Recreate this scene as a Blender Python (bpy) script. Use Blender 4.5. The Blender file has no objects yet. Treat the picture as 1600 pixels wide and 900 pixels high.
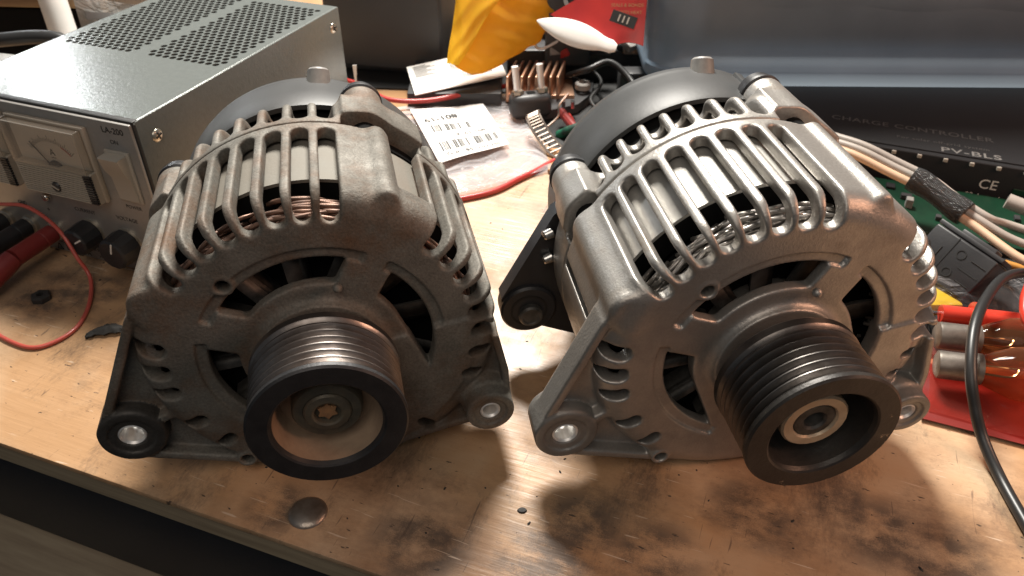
import bpy, bmesh, math, random
import numpy as np
from mathutils import Vector, Matrix
PI = math.pi
R = math.radians
random.seed(7)
S = 0.001                                   # everything below is written in millimetres
scn = bpy.context.scene
COL = scn.collection

# ---------------------------------------------------------------- camera, world, lamps, exposure
cam = bpy.data.objects.new('camera', bpy.data.cameras.new('camera'))
COL.objects.link(cam)
cam.data.sensor_width = 36.0
cam.data.lens = 36.0 * 1230.0 / 1600.0
cam.location = (0, 0, 0.258)
cam.rotation_euler = (R(90 - 37.12), 0, 0)
cam.data.clip_start = 0.01
cam.data.clip_end = 50
scn.camera = cam
cam.data.dof.use_dof = True
cam.data.dof.focus_distance = 0.30
cam.data.dof.aperture_fstop = 24

world = bpy.data.worlds.new('World')
scn.world = world
world.use_nodes = True
bg = world.node_tree.nodes['Background']
bg.inputs[0].default_value = (0.80, 0.90, 1.0, 1)
bg.inputs[1].default_value = 0.08


def lamp(name, loc, target, size, power, color, shape='DISK'):
    l = bpy.data.lights.new(name, 'AREA')
    l.shape = shape
    l.size = size
    l.energy = power
    l.color = color
    o = bpy.data.objects.new(name, l)
    COL.objects.link(o)
    o.location = loc
    o.rotation_euler = (Vector(target) - Vector(loc)).to_track_quat('-Z', 'Y').to_euler()
    o['kind'] = 'helper'
    return o


lamp('bench_lamp', (-0.03, 0.88, 0.90), (0.0, 0.26, 0.0), 0.32, 28.0, (1.0, 0.95, 0.87))
lamp('front_fill', (-0.10, -0.25, 0.75), (0.0, 0.25, 0.03), 0.60, 1.8, (1.0, 0.88, 0.76))  # unseen fill added on the camera side to lift the front faces
lamp('far_lamp', (-0.70, 1.12, 0.395), (-0.25, 0.41, 0.09), 0.07, 0.9, (0.95, 0.98, 1.0))
lamp('warm_fill', (0.62, 0.12, 0.40), (0.23, 0.27, 0.0), 0.25, 1.7, (1.0, 0.52, 0.33))  # unseen warm fill added at the right front to tint that side

scn.view_settings.view_transform = 'Standard'
scn.view_settings.look = 'None'
scn.view_settings.exposure = 0.0
scn.view_settings.gamma = 1.0
scn.view_settings.use_curve_mapping = False


# ---------------------------------------------------------------- materials
def mat(name, col, rough=0.5, metal=0.0, col2=None, nscale=60.0, lo=0.35, hi=0.65, bump=0.0, bscale=400.0,
        dirt=None, dscale=25.0, dlo=0.5, dhi=0.7, rvar=0.0, alpha=1.0, trans=0.0, coat=0.0, stretch=None, spec=0.5, speck=0.0):
    m = bpy.data.materials.new(name)
    m.use_nodes = True
    nt = m.node_tree
    N, L = nt.nodes, nt.links
    b = N['Principled BSDF']
    b.inputs['Base Color'].default_value = (*col, 1)
    b.inputs['Roughness'].default_value = rough
    b.inputs['Metallic'].default_value = metal
    b.inputs['Alpha'].default_value = alpha
    b.inputs['Transmission Weight'].default_value = trans
    b.inputs['Coat Weight'].default_value = coat
    b.inputs['Coat Roughness'].default_value = 0.15
    b.inputs['Specular IOR Level'].default_value = spec
    if col2 or bump or dirt:
        tc = N.new('ShaderNodeTexCoord')
        src = tc.outputs['Object']
        if stretch:
            mp = N.new('ShaderNodeMapping')
            mp.inputs['Scale'].default_value = stretch
            L.new(src, mp.inputs['Vector'])
            src = mp.outputs['Vector']

        def noise(scale, detail, lo, hi, rg=0.6):
            n = N.new('ShaderNodeTexNoise')
            n.inputs['Scale'].default_value = scale
            n.inputs['Detail'].default_value = detail
            n.inputs['Roughness'].default_value = rg
            L.new(src, n.inputs['Vector'])
            r = N.new('ShaderNodeMapRange')
            r.inputs[1].default_value = lo
            r.inputs[2].default_value = hi
            L.new(n.outputs['Fac'], r.inputs[0])
            return n.outputs['Fac'], r.outputs[0]
        cur = None
        if col2:
            _, f = noise(nscale, 6, lo, hi)
            mx = N.new('ShaderNodeMix'); mx.data_type = 'RGBA'
            mx.inputs[6].default_value = (*col, 1)
            mx.inputs[7].default_value = (*col2, 1)
            L.new(f, mx.inputs[0])
            cur = mx.outputs[2]
            if rvar:
                rr = N.new('ShaderNodeMapRange')
                rr.inputs[3].default_value = rough
                rr.inputs[4].default_value = min(1, rough + rvar)
                L.new(f, rr.inputs[0])
                L.new(rr.outputs[0], b.inputs['Roughness'])
        if dirt:
            _, f = noise(dscale, 8, dlo, dhi, 0.7)
            mx = N.new('ShaderNodeMix'); mx.data_type = 'RGBA'
            if cur: L.new(cur, mx.inputs[6])
            else: mx.inputs[6].default_value = (*col, 1)
            mx.inputs[7].default_value = (*dirt, 1)
            L.new(f, mx.inputs[0])
            cur = mx.outputs[2]
            if metal > 0:
                mm = N.new('ShaderNodeMapRange')
                mm.inputs[3].default_value = metal
                mm.inputs[4].default_value = metal * 0.25
                L.new(f, mm.inputs[0]); L.new(mm.outputs[0], b.inputs['Metallic'])
        if speck:
            _, f = noise(1100, 3, .35, .7)
            mx = N.new('ShaderNodeMix'); mx.data_type = 'RGBA'; mx.blend_type = 'MULTIPLY'
            L.new(cur, mx.inputs[6]); mx.inputs[7].default_value = (1 - speck, 1 - speck, 1 - speck, 1)
            L.new(f, mx.inputs[0]); cur = mx.outputs[2]
        if cur: L.new(cur, b.inputs['Base Color'])
        if bump:
            raw, _ = noise(bscale, 4, 0, 1)
            bp = N.new('ShaderNodeBump')
            bp.inputs['Strength'].default_value = bump
            bp.inputs['Distance'].default_value = 0.0006
            L.new(raw, bp.inputs['Height'])
            L.new(bp.outputs[0], b.inputs['Normal'])
    return m


M = {}
M['alu_dirty'] = mat('dusty_cast_aluminium', (0.235, 0.222, 0.195), 0.56, 0.30, (0.13, 0.119, 0.10), 55, .35, .7, 0.5, 800,
                     dirt=(0.15, 0.082, 0.044), dscale=30, dlo=.47, dhi=.70, rvar=0.25, speck=.35)
M['alu_clean'] = mat('clean_cast_aluminium', (0.45, 0.43, 0.40), 0.36, 0.66, (0.34, 0.32, 0.295), 70, .35, .7, 0.30, 900,
                     dirt=(0.22, 0.17, 0.12), dscale=30, dlo=.56, dhi=.78, rvar=0.12, speck=.13)
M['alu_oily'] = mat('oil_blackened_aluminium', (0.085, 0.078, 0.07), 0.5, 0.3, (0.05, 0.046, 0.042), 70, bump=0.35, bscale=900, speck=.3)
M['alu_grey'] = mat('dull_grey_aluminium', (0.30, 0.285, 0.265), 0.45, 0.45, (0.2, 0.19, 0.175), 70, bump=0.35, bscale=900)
M['core_dirty'] = mat('grey_stator_steel', (0.205, 0.192, 0.165), 0.7, 0.15, (0.20, 0.18, 0.15), 60, bump=0.2, bscale=700)
M['core_clean'] = mat('bright_stator_steel', (0.50, 0.485, 0.455), 0.42, 0.5, (0.40, 0.385, 0.355), 60, bump=0.15, bscale=700)
M['cap_plastic'] = mat('grey_black_cap_plastic', (0.052, 0.053, 0.053), 0.5, 0, (0.038, 0.039, 0.039), 40, bump=0.1, bscale=600)
M['nub_plastic'] = mat('light_grey_stub_plastic', (0.30, 0.29, 0.27), 0.5, 0, (0.22, 0.21, 0.2), 200)
M['black'] = mat('matt_black', (0.012, 0.012, 0.012), 0.6)
M['void'] = mat('inside_shade', (0.008, 0.008, 0.008), 0.9, spec=0.1)  # near black, the shade of hollows and gaps put into the colour
M['black_plastic'] = mat('black_plastic', (0.028, 0.028, 0.03), 0.42, 0, (0.018, 0.018, 0.02), 60, bump=0.1, bscale=900)
M['pulley_steel'] = mat('worn_pulley_steel', (0.38, 0.352, 0.335), 0.32, 0.95, (0.19, 0.162, 0.147), 45, .35, .65, bump=0.12, bscale=500, rvar=.1)
M['pulley_dark'] = mat('dark_grey_pulley_steel', (0.25, 0.235, 0.225), 0.32, 0.95, (0.12, 0.11, 0.102), 45, .35, .65, bump=0.12, bscale=500, rvar=.1)
M['pulley_black'] = mat('black_oxide_pulley_face', (0.045, 0.045, 0.047), 0.48, 0.4, (0.03, 0.03, 0.032), 120, bump=0.2, bscale=900)
M['pulley_brown'] = mat('chipped_black_pulley_face', (0.055, 0.05, 0.045), 0.42, 0.4, (0.035, 0.032, 0.03), 90, bump=0.2, bscale=700,
                        dirt=(0.42, 0.32, 0.22), dscale=85, dlo=.665, dhi=.70)
M['dust'] = mat('brown_dust', (0.34, 0.245, 0.165), 0.85, 0, (0.24, 0.165, 0.11), 90, bump=0.3, bscale=700)
M['nut_dirty'] = mat('grimy_steel_nut', (0.19, 0.165, 0.12), 0.45, 0.5, (0.12, 0.11, 0.09), 150, bump=0.2, bscale=900)
M['nut_cream'] = mat('yellow_zinc_nut_face', (0.62, 0.50, 0.36), 0.42, 0.35, (0.5, 0.38, 0.26), 120, bump=0.2, bscale=900)
M['bush_steel'] = mat('satin_bush_steel', (0.85, 0.84, 0.82), 0.42, 0.55)
M['rust'] = mat('orange_rust', (0.36, 0.19, 0.085), 0.9, 0.0, (0.22, 0.12, 0.06), 300)
M['steel'] = mat('bright_steel', (0.80, 0.79, 0.77), 0.22, 1.0, (0.66, 0.65, 0.63), 200)
M['screw_steel'] = mat('nickel_screw', (0.62, 0.57, 0.48), 0.3, 0.9)
M['cap_metal'] = mat('dull_bulb_cap', (0.25, 0.225, 0.20), 0.46, 0.7, (0.17, 0.15, 0.13), 200)
M['copper_dull'] = mat('brown_copper_wire', (0.27, 0.155, 0.11), 0.42, 0.5, (0.15, 0.095, 0.075), 150)
M['copper_grey'] = mat('lacquered_grey_wire', (0.46, 0.43, 0.40), 0.28, 0.7, (0.25, 0.23, 0.21), 150)
M['fan'] = mat('dark_fan_steel', (0.17, 0.162, 0.15), 0.5, 0.5, (0.04, 0.038, 0.035), 90)
M['psu_paint'] = mat('grey_green_enamel', (0.165, 0.180, 0.172), 0.27, 0.15, (0.145, 0.158, 0.151), 300, .3, .7, 0.22, 520)
M['psu_panel'] = mat('silver_front_panel', (0.33, 0.317, 0.30), 0.42, 0.35, (0.30, 0.288, 0.27), 200)
M['psu_edge'] = mat('black_panel_edge', (0.02, 0.02, 0.02), 0.5)
M['ivory'] = mat('ivory_plastic', (0.42, 0.385, 0.33), 0.4)
M['meter_face'] = mat('meter_scale_card', (0.56, 0.53, 0.48), 0.6)
M['meter_ribs'] = mat('ribbed_meter_plastic', (0.40, 0.36, 0.30), 0.35)
M['ink'] = mat('black_ink', (0.015, 0.015, 0.015), 0.6)
M['ink_grey'] = mat('grey_ink', (0.20, 0.20, 0.20), 0.6)
M['ink_dim'] = mat('dull_grey_print', (0.075, 0.072, 0.068), 0.5)
M['ink_mid'] = mat('grey_print', (0.24, 0.235, 0.225), 0.5)
M['ink_white'] = mat('white_print', (0.75, 0.74, 0.70), 0.5)
M['red_ink'] = mat('red_ink', (0.35, 0.03, 0.02), 0.6)
M['white_plastic'] = mat('white_plastic', (0.80, 0.79, 0.76), 0.4, 0, (0.74, 0.72, 0.68), 40)
M['paper'] = mat('white_paper', (0.86, 0.85, 0.83), 0.7, 0, (0.77, 0.75, 0.71), 30)
M['red_wire'] = mat('red_wire_insulation', (0.42, 0.035, 0.03), 0.38, coat=0.2)
M['salmon_wire'] = mat('faded_red_wire', (0.55, 0.10, 0.075), 0.35, coat=0.2)
M['red_plastic'] = mat('bright_red_plastic', (0.62, 0.045, 0.025), 0.35, coat=0.2)
M['dark_red_plastic'] = mat('dark_red_plastic', (0.22, 0.03, 0.028), 0.38)
M['black_rubber'] = mat('black_rubber_cable', (0.022, 0.022, 0.022), 0.38)
M['yellow'] = mat('yellow_padded_paper', (0.86, 0.58, 0.05), 0.42, 0, (0.82, 0.50, 0.04), 25, bump=0.35, bscale=90)
M['yellow_dark'] = mat('orange_yellow_padded_paper', (0.86, 0.48, 0.035), 0.42, 0, (0.74, 0.36, 0.025), 25, bump=0.3, bscale=90)
M['red_pack'] = mat('red_printed_foil', (0.45, 0.035, 0.03), 0.35, 0, (0.36, 0.03, 0.03), 30)
M['copper_fin'] = mat('copper_tinted_heatsink', (0.66, 0.40, 0.27), 0.3, 0.85, (0.52, 0.32, 0.22), 80)
M['module_plastic'] = mat('grey_moulded_plastic', (0.05, 0.05, 0.052), 0.45, 0, (0.035, 0.035, 0.037), 60)
M['steel_dark'] = mat('darkened_steel_strip', (0.28, 0.24, 0.21), 0.35, 0.9, (0.15, 0.12, 0.1), 60)
M['green_rope'] = mat('green_braided_sleeve', (0.008, 0.13, 0.07), 0.6, 0, (0.004, 0.03, 0.02), 40, .45, .55)
M['controller'] = mat('matt_black_controller', (0.024, 0.024, 0.026), 0.62, 0, (0.020, 0.020, 0.022), 25, bump=0.15, bscale=900, spec=0.3)
M['pcb'] = mat('green_circuit_board', (0.006, 0.042, 0.02), 0.35, 0, (0.006, 0.03, 0.016), 90)
M['grey_wire'] = mat('grey_wire_insulation', (0.40, 0.36, 0.32), 0.45, 0, (0.34, 0.30, 0.27), 60)
M['peach_wire'] = mat('peach_wire_insulation', (0.62, 0.42, 0.28), 0.45)
M['orange_wire'] = mat('orange_wire_insulation', (0.55, 0.27, 0.06), 0.45)
M['yellow_plastic'] = mat('yellow_plastic', (0.75, 0.50, 0.03), 0.4)
M['drawer'] = mat('dark_navy_painted_steel', (0.018, 0.020, 0.026), 0.45, 0, (0.013, 0.015, 0.02), 12, bump=0.1, bscale=300)
M['oak'] = mat('pale_oak_board', (0.36, 0.29, 0.20), 0.55, 0, (0.25, 0.19, 0.13), 60, stretch=(0.25, 3, 3))
M['edge_band'] = mat('raw_plywood_edge', (0.36, 0.29, 0.195), 0.6, 0, (0.25, 0.195, 0.13), 90, stretch=(0.18, 2, 4), bump=0.2, bscale=300)
M['tub'] = mat('blue_grey_tub_plastic', (0.20, 0.27, 0.345), 0.36, 0, (0.15, 0.205, 0.265), 9, .35, .65, 0.2, 260)
def make_translucent(m, col, share):
    nt = m.node_tree; N, L = nt.nodes, nt.links
    t = N.new('ShaderNodeBsdfTranslucent'); t.inputs[0].default_value = (*col, 1)
    mx = N.new('ShaderNodeMixShader'); mx.inputs[0].default_value = share
    L.new(N['Principled BSDF'].outputs[0], mx.inputs[1]); L.new(t.outputs[0], mx.inputs[2])
    L.new(mx.outputs[0], N['Material Output'].inputs['Surface'])


make_translucent(M['yellow'], (1.0, 0.82, 0.16), 0.6)
make_translucent(M['yellow_dark'], (1.0, 0.64, 0.08), 0.5)
make_translucent(M['tub'], (0.40, 0.47, 0.54), 0.25)
M['case'] = mat('charcoal_case_plastic', (0.055, 0.058, 0.062), 0.5, 0, (0.045, 0.047, 0.05), 12, bump=0.2, bscale=700)
M['beige'] = mat('beige_board', (0.45, 0.41, 0.35), 0.7)
M['brown_wood'] = mat('brown_timber', (0.17, 0.10, 0.055), 0.6, 0, (0.28, 0.19, 0.1), 40, stretch=(.3, 4, 4))
M['debris'] = mat('charred_black_scrap', (0.03, 0.028, 0.026), 0.7, bump=0.4, bscale=300)
M['dull_steel'] = mat('dull_bolt_steel', (0.42, 0.38, 0.34), 0.36, 0.8, (0.28, 0.24, 0.2), 150, bump=.4, bscale=200)
M['cream_bead'] = mat('brown_cardboard', (0.42, 0.22, 0.09), 0.7, 0, (0.3, 0.15, 0.06), 20)


def film(name, col, gloss, trans_share, rough=0.12, bump=0.5, bscale=60):
    m = bpy.data.materials.new(name)
    m.use_nodes = True
    nt = m.node_tree; N, L = nt.nodes, nt.links
    N.remove(N['Principled BSDF'])
    out = N['Material Output']
    tr = N.new('ShaderNodeBsdfTransparent'); tr.inputs[0].default_value = (*col, 1)
    gl = N.new('ShaderNodeBsdfPrincipled')
    gl.inputs['Base Color'].default_value = (*gloss, 1); gl.inputs['Roughness'].default_value = rough
    mx = N.new('ShaderNodeMixShader')
    lw = N.new('ShaderNodeLayerWeight'); lw.inputs[0].default_value = 0.5
    pw_ = N.new('ShaderNodeMath'); pw_.operation = 'POWER'; pw_.inputs[1].default_value = 3.5
    fr = N.new('ShaderNodeMath'); fr.operation = 'MULTIPLY'; fr.inputs[1].default_value = 0.7
    L.new(lw.outputs['Facing'], pw_.inputs[0]); L.new(pw_.outputs[0], fr.inputs[0])
    ad = N.new('ShaderNodeMath'); ad.operation = 'ADD'; ad.use_clamp = True
    ad.inputs[1].default_value = 1 - trans_share
    tc = N.new('ShaderNodeTexCoord')
    n = N.new('ShaderNodeTexNoise'); n.inputs['Scale'].default_value = bscale; n.inputs['Detail'].default_value = 3
    n.inputs['Distortion'].default_value = 2.0
    bp = N.new('ShaderNodeBump'); bp.inputs['Strength'].default_value = bump; bp.inputs['Distance'].default_value = 0.004
    L.new(tc.outputs['Object'], n.inputs['Vector']); L.new(n.outputs['Fac'], bp.inputs['Height'])
    L.new(bp.outputs[0], gl.inputs['Normal']); L.new(bp.outputs[0], lw.inputs['Normal'])
    L.new(fr.outputs[0], ad.inputs[0]); L.new(ad.outputs[0], mx.inputs[0])
    L.new(tr.outputs[0], mx.inputs[1]); L.new(gl.outputs[0], mx.inputs[2])
    L.new(mx.outputs[0], out.inputs['Surface'])
    return m


M['clear_bag'] = film('clear_polythene', (0.93, 0.91, 0.92), (0.78, 0.76, 0.78), 0.80, 0.10, 1.0, 38)
M['meter_window'] = film('clear_meter_window', (0.93, 0.91, 0.88), (0.6, 0.58, 0.55), 0.93, 0.06, 0.0)
M['red_bag'] = mat('red_bag_film', (0.21, 0.027, 0.024), 0.35, 0, (0.2, 0.025, 0.02), 30)
M['sleeve_film'] = film('clear_sleeve_film', (0.9, 0.89, 0.9), (0.35, 0.34, 0.35), 0.93, 0.10, 1.0, 60)
M['red_film'] = film('clear_red_film', (0.96, 0.55, 0.48), (0.45, 0.10, 0.08), 0.80)
M['amber_glass'] = film('amber_bulb_glass', (0.90, 0.62, 0.40), (0.22, 0.09, 0.045), 0.80, 0.05, 0.0)
M['heat_shrink'] = film('smoky_heat_shrink', (0.18, 0.17, 0.17), (0.06, 0.06, 0.06), 0.45, 0.15, 0.6, 300)


BA = R(-20.3)
eu = Vector((math.cos(BA), math.sin(BA), 0)); ev = Vector((-eu.y, eu.x, 0))
E0 = Vector((-220.9, 230.3, 0))           # a point of the front edge
bench_m = Matrix.Translation(E0 * S) @ Matrix.Rotation(BA, 4, 'Z')




def wood_mat():
    m = bpy.data.materials.new('worn_varnished_pine')
    m.use_nodes = True
    nt = m.node_tree; N, L = nt.nodes, nt.links
    b = N['Principled BSDF']
    tc = N.new('ShaderNodeTexCoord')
    src = tc.outputs['Object']

    def mapping(scale, rot=0):
        mp = N.new('ShaderNodeMapping')
        mp.inputs['Scale'].default_value = scale
        mp.inputs['Rotation'].default_value = (0, 0, rot)
        L.new(src, mp.inputs['Vector'])
        return mp.outputs['Vector']

    def noise(vec, scale, detail, lo, hi, rg=.6, dist=0.0):
        n = N.new('ShaderNodeTexNoise')
        n.inputs['Scale'].default_value = scale; n.inputs['Detail'].default_value = detail
        n.inputs['Roughness'].default_value = rg; n.inputs['Distortion'].default_value = dist
        L.new(vec, n.inputs['Vector'])
        r = N.new('ShaderNodeMapRange'); r.inputs[1].default_value = lo; r.inputs[2].default_value = hi
        L.new(n.outputs['Fac'], r.inputs[0])
        return r.outputs[0]

    def mix(f, a, c, k=1.0):
        mx = N.new('ShaderNodeMix'); mx.data_type = 'RGBA'
        if k != 1.0:
            mu = N.new('ShaderNodeMath'); mu.operation = 'MULTIPLY'; mu.inputs[1].default_value = k
            L.new(f, mu.inputs[0]); f = mu.outputs[0]
        L.new(f, mx.inputs[0])
        for i, v in ((6, a), (7, c)):
            if isinstance(v, tuple): mx.inputs[i].default_value = (*v, 1)
            else: L.new(v, mx.inputs[i])
        return mx.outputs[2]
    grain = mapping((3.0, 40, 40))
    c = mix(noise(grain, 2.2, 8, .3, .7, .65, .4), (0.54, 0.325, 0.175), (0.475, 0.275, 0.14))
    c = mix(noise(mapping((1, 1, 1)), 9, 4, .45, .68), c, (0.64, 0.50, 0.35), .75)      # rubbed pale areas
    def combo(vec, sc, det, lo, hi, k):
        lowf = N.new('ShaderNodeTexNoise'); lowf.inputs['Scale'].default_value = sc; lowf.inputs['Detail'].default_value = det
        lowf.inputs['Roughness'].default_value = .62; L.new(vec, lowf.inputs['Vector'])
        hig = N.new('ShaderNodeTexNoise'); hig.inputs['Scale'].default_value = sc * 26; hig.inputs['Detail'].default_value = 6
        hig.inputs['Roughness'].default_value = .8; L.new(vec, hig.inputs['Vector'])
        mu = N.new('ShaderNodeMath'); mu.operation = 'MULTIPLY_ADD'; mu.inputs[1].default_value = k
        L.new(hig.outputs['Fac'], mu.inputs[0]); L.new(lowf.outputs['Fac'], mu.inputs[2])
        r = N.new('ShaderNodeMapRange'); r.inputs[1].default_value = lo + k * .5; r.inputs[2].default_value = hi + k * .5
        L.new(mu.outputs[0], r.inputs[0])
        return r.outputs[0]
    c = mix(combo(mapping((1, 1.5, 1)), 8, 6, .45, .70, .25), c, (0.19, 0.105, 0.06), .8)     # broad brown soaking
    c = mix(combo(mapping((1, 1.6, 1)), 22, 9, .53, .78, .32), c, (0.10, 0.062, 0.042), .8)    # grimy stains
    c = mix(combo(mapping((2.2, 1, 1), .6), 13, 9, .55, .74, .40), c, (0.075, 0.055, 0.044), .8) # black smears
    # old oil and soot blotches, each with its own place on the board
    acc = None
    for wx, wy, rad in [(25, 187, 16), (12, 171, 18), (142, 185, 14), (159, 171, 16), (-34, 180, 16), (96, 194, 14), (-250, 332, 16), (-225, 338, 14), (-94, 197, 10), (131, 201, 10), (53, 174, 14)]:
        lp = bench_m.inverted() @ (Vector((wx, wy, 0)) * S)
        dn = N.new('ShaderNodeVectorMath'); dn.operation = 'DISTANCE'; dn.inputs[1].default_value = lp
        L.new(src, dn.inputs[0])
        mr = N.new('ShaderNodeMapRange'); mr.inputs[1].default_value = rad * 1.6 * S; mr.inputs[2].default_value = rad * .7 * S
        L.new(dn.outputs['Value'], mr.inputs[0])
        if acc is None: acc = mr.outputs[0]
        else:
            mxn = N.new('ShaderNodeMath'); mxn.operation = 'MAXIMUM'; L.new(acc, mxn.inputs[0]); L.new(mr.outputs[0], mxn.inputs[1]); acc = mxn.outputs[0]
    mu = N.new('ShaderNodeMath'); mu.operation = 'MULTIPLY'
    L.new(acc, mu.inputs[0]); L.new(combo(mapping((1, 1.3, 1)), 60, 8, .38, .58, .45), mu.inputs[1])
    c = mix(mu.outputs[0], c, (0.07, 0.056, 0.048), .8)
    c = mix(noise(mapping((1, 3.2, 1), .5), 150, 3, .685, .72, .5), c, (0.05, 0.038, 0.03), .9)   # specks
    c = mix(noise(mapping((14, 1, 1), 1.1), 38, 2, .71, .74, .4, .8), c, (0.09, 0.06, 0.045), .6)     # scratches
    c = mix(noise(mapping((1, 14, 1), -.35), 44, 2, .71, .735, .4, .8), c, (0.72, 0.58, 0.44), .6)
    L.new(c, b.inputs['Base Color'])
    rr = N.new('ShaderNodeMapRange'); rr.inputs[3].default_value = 0.27; rr.inputs[4].default_value = 0.58
    L.new(noise(mapping((1, 1, 1)), 30, 6, .35, .65), rr.inputs[0]); L.new(rr.outputs[0], b.inputs['Roughness'])
    bp = N.new('ShaderNodeBump'); bp.inputs['Strength'].default_value = 0.25; bp.inputs['Distance'].default_value = 0.001
    L.new(noise(grain, 9, 6, 0, 1), bp.inputs['Height']); L.new(bp.outputs[0], b.inputs['Normal'])
    return m


M['bench'] = wood_mat()


# ---------------------------------------------------------------- mesh helpers (millimetres in, metres out)
class MB:
    def __init__(self):
        self.v = []; self.f = []; self.fm = []; self.cur = 0

    def add(self, vs, fs):
        o = len(self.v)
        self.v += [tuple(p) for p in vs]
        self.f += [tuple(i + o for i in f) for f in fs]
        self.fm += [self.cur] * len(fs)
        return self

    def box(self, x0, x1, y0, y1, z0, z1, mtx=None):
        vs = [(x, y, z) for z in (z0, z1) for y in (y0, y1) for x in (x0, x1)]
        if mtx: vs = [tuple(mtx @ Vector(p)) for p in vs]
        return self.add(vs, [(0, 2, 3, 1), (4, 5, 7, 6), (0, 1, 5, 4), (2, 6, 7, 3), (0, 4, 6, 2), (1, 3, 7, 5)])

    def rbox(self, x0, x1, y0, y1, z0, z1, r, seg=3, mtx=None):
        bm = bmesh.new()
        bmesh.ops.create_cube(bm, size=1)
        for v in bm.verts:
            v.co = ((x0 + x1) / 2 + v.co.x * (x1 - x0), (y0 + y1) / 2 + v.co.y * (y1 - y0), (z0 + z1) / 2 + v.co.z * (z1 - z0))
        bmesh.ops.bevel(bm, geom=list(bm.edges), offset=r, segments=seg, affect='EDGES', profile=0.5)
        bm.verts.index_update()
        vs = [tuple(mtx @ v.co) if mtx else tuple(v.co) for v in bm.verts]
        fs = [tuple(v.index for v in f.verts) for f in bm.faces]
        bm.free()
        return self.add(vs, fs)

    def lathe(self, prof, n=48, mtx=None, closed=False, a0=0.0, a1=2 * PI, phase=0.0):
        """prof: list of (r, z); axis z"""
        full = abs(a1 - a0 - 2 * PI) < 1e-6
        k = n if full else n + 1
        vs = []
        for r, z in prof:
            for i in range(k):
                a = a0 + (a1 - a0) * i / n + phase
                vs.append((r * math.cos(a), r * math.sin(a), z))
        if mtx: vs = [tuple(mtx @ Vector(p)) for p in vs]
        fs = []
        m = len(prof)
        for j in range(m if closed else m - 1):
            j2 = (j + 1) % m
            for i in range(n):
                i2 = (i + 1) % k
                fs.append((j * k + i, j * k + i2, j2 * k + i2, j2 * k + i))
        return self.add(vs, fs)

    def cyl(self, p0, p1, r0, r1=None, n=16, bev=0.0):
        r1 = r0 if r1 is None else r1
        p0, p1 = Vector(p0), Vector(p1)
        d = p1 - p0; h = d.length
        mtx = Matrix.Translation(p0) @ d.to_track_quat('Z', 'Y').to_matrix().to_4x4()
        if bev: prof = [(1e-4, 0), (r0 - bev, 0), (r0, bev), (r1, h - bev), (r1 - bev, h), (1e-4, h)]
        else: prof = [(1e-4, 0), (r0, 0), (r1, h), (1e-4, h)]
        return self.lathe(prof, n, mtx)

    def tube(self, pts, r, n=8, smooth=6, taper=None):
        P = [Vector(p) for p in pts]
        if smooth and len(P) > 2:
            Q = []
            E = [2 * P[0] - P[1]] + P + [2 * P[-1] - P[-2]]
            for i in range(1, len(E) - 2):
                a, b, c, d = E[i - 1:i + 3]
                for k in range(smooth):
                    t = k / smooth
                    Q.append(0.5 * ((2 * b) + (c - a) * t + (2 * a - 5 * b + 4 * c - d) * t * t + (3 * b - a - 3 * c + d) * t ** 3))
            Q.append(P[-1]); P = Q
        vs, fs = [], []
        up = Vector((0.123, 0.27, 0.95)).normalized()
        for i, p in enumerate(P):
            t = (P[min(i + 1, len(P) - 1)] - P[max(i - 1, 0)]).normalized()
            u = up - t * up.dot(t)
            if u.length < 1e-3: u = t.orthogonal()
            u.normalize(); up = u
            w = t.cross(u)
            rr = r if taper is None else r * taper(i / (len(P) - 1))
            for k in range(n):
                a = 2 * PI * k / n
                vs.append(p + (u * math.cos(a) + w * math.sin(a)) * rr)
        for i in range(len(P) - 1):
            for k in range(n):
                k2 = (k + 1) % n
                fs.append((i * n + k, i * n + k2, (i + 1) * n + k2, (i + 1) * n + k))
        fs.append(tuple(range(n))[::-1]); fs.append(tuple((len(P) - 1) * n + k for k in range(n)))
        return self.add(vs, fs)

    def prism(self, poly, z0, z1, mtx=None):
        n = len(poly)
        vs = [(x, y, z0) for x, y in poly] + [(x, y, z1) for x, y in poly]
        if mtx: vs = [tuple(mtx @ Vector(p)) for p in vs]
        fs = [tuple(range(n))[::-1], tuple(range(n, 2 * n))] + [(i, (i + 1) % n, n + (i + 1) % n, n + i) for i in range(n)]
        return self.add(vs, fs)

    def sheet(self, fn, nu, nv, thick=0.0):
        """fn(u, v) -> point, u,v in 0..1; a closed thin slab when thick"""
        vs = [Vector(fn(i / nu, j / nv)) for j in range(nv + 1) for i in range(nu + 1)]
        q = lambda i, j: j * (nu + 1) + i
        fs = [(q(i, j), q(i + 1, j), q(i + 1, j + 1), q(i, j + 1)) for j in range(nv) for i in range(nu)]
        if not thick: return self.add(vs, fs)
        nrm = [Vector((0, 0, 0)) for _ in vs]
        for f in fs:
            n = (vs[f[1]] - vs[f[0]]).cross(vs[f[3]] - vs[f[0]])
            for k in f: nrm[k] += n
        o = len(vs)
        vs2 = vs + [v - n.normalized() * thick for v, n in zip(vs, nrm)]
        fs2 = fs + [tuple(k + o for k in f[::-1]) for f in fs]
        rim = [q(i, 0) for i in range(nu + 1)] + [q(nu, j) for j in range(1, nv + 1)] + [q(i, nv) for i in range(nu - 1, -1, -1)] + [q(0, j) for j in range(nv - 1, 0, -1)]
        for a, b in zip(rim, rim[1:] + rim[:1]): fs2.append((b, a, a + o, b + o))
        return self.add(vs2, fs2)

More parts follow.
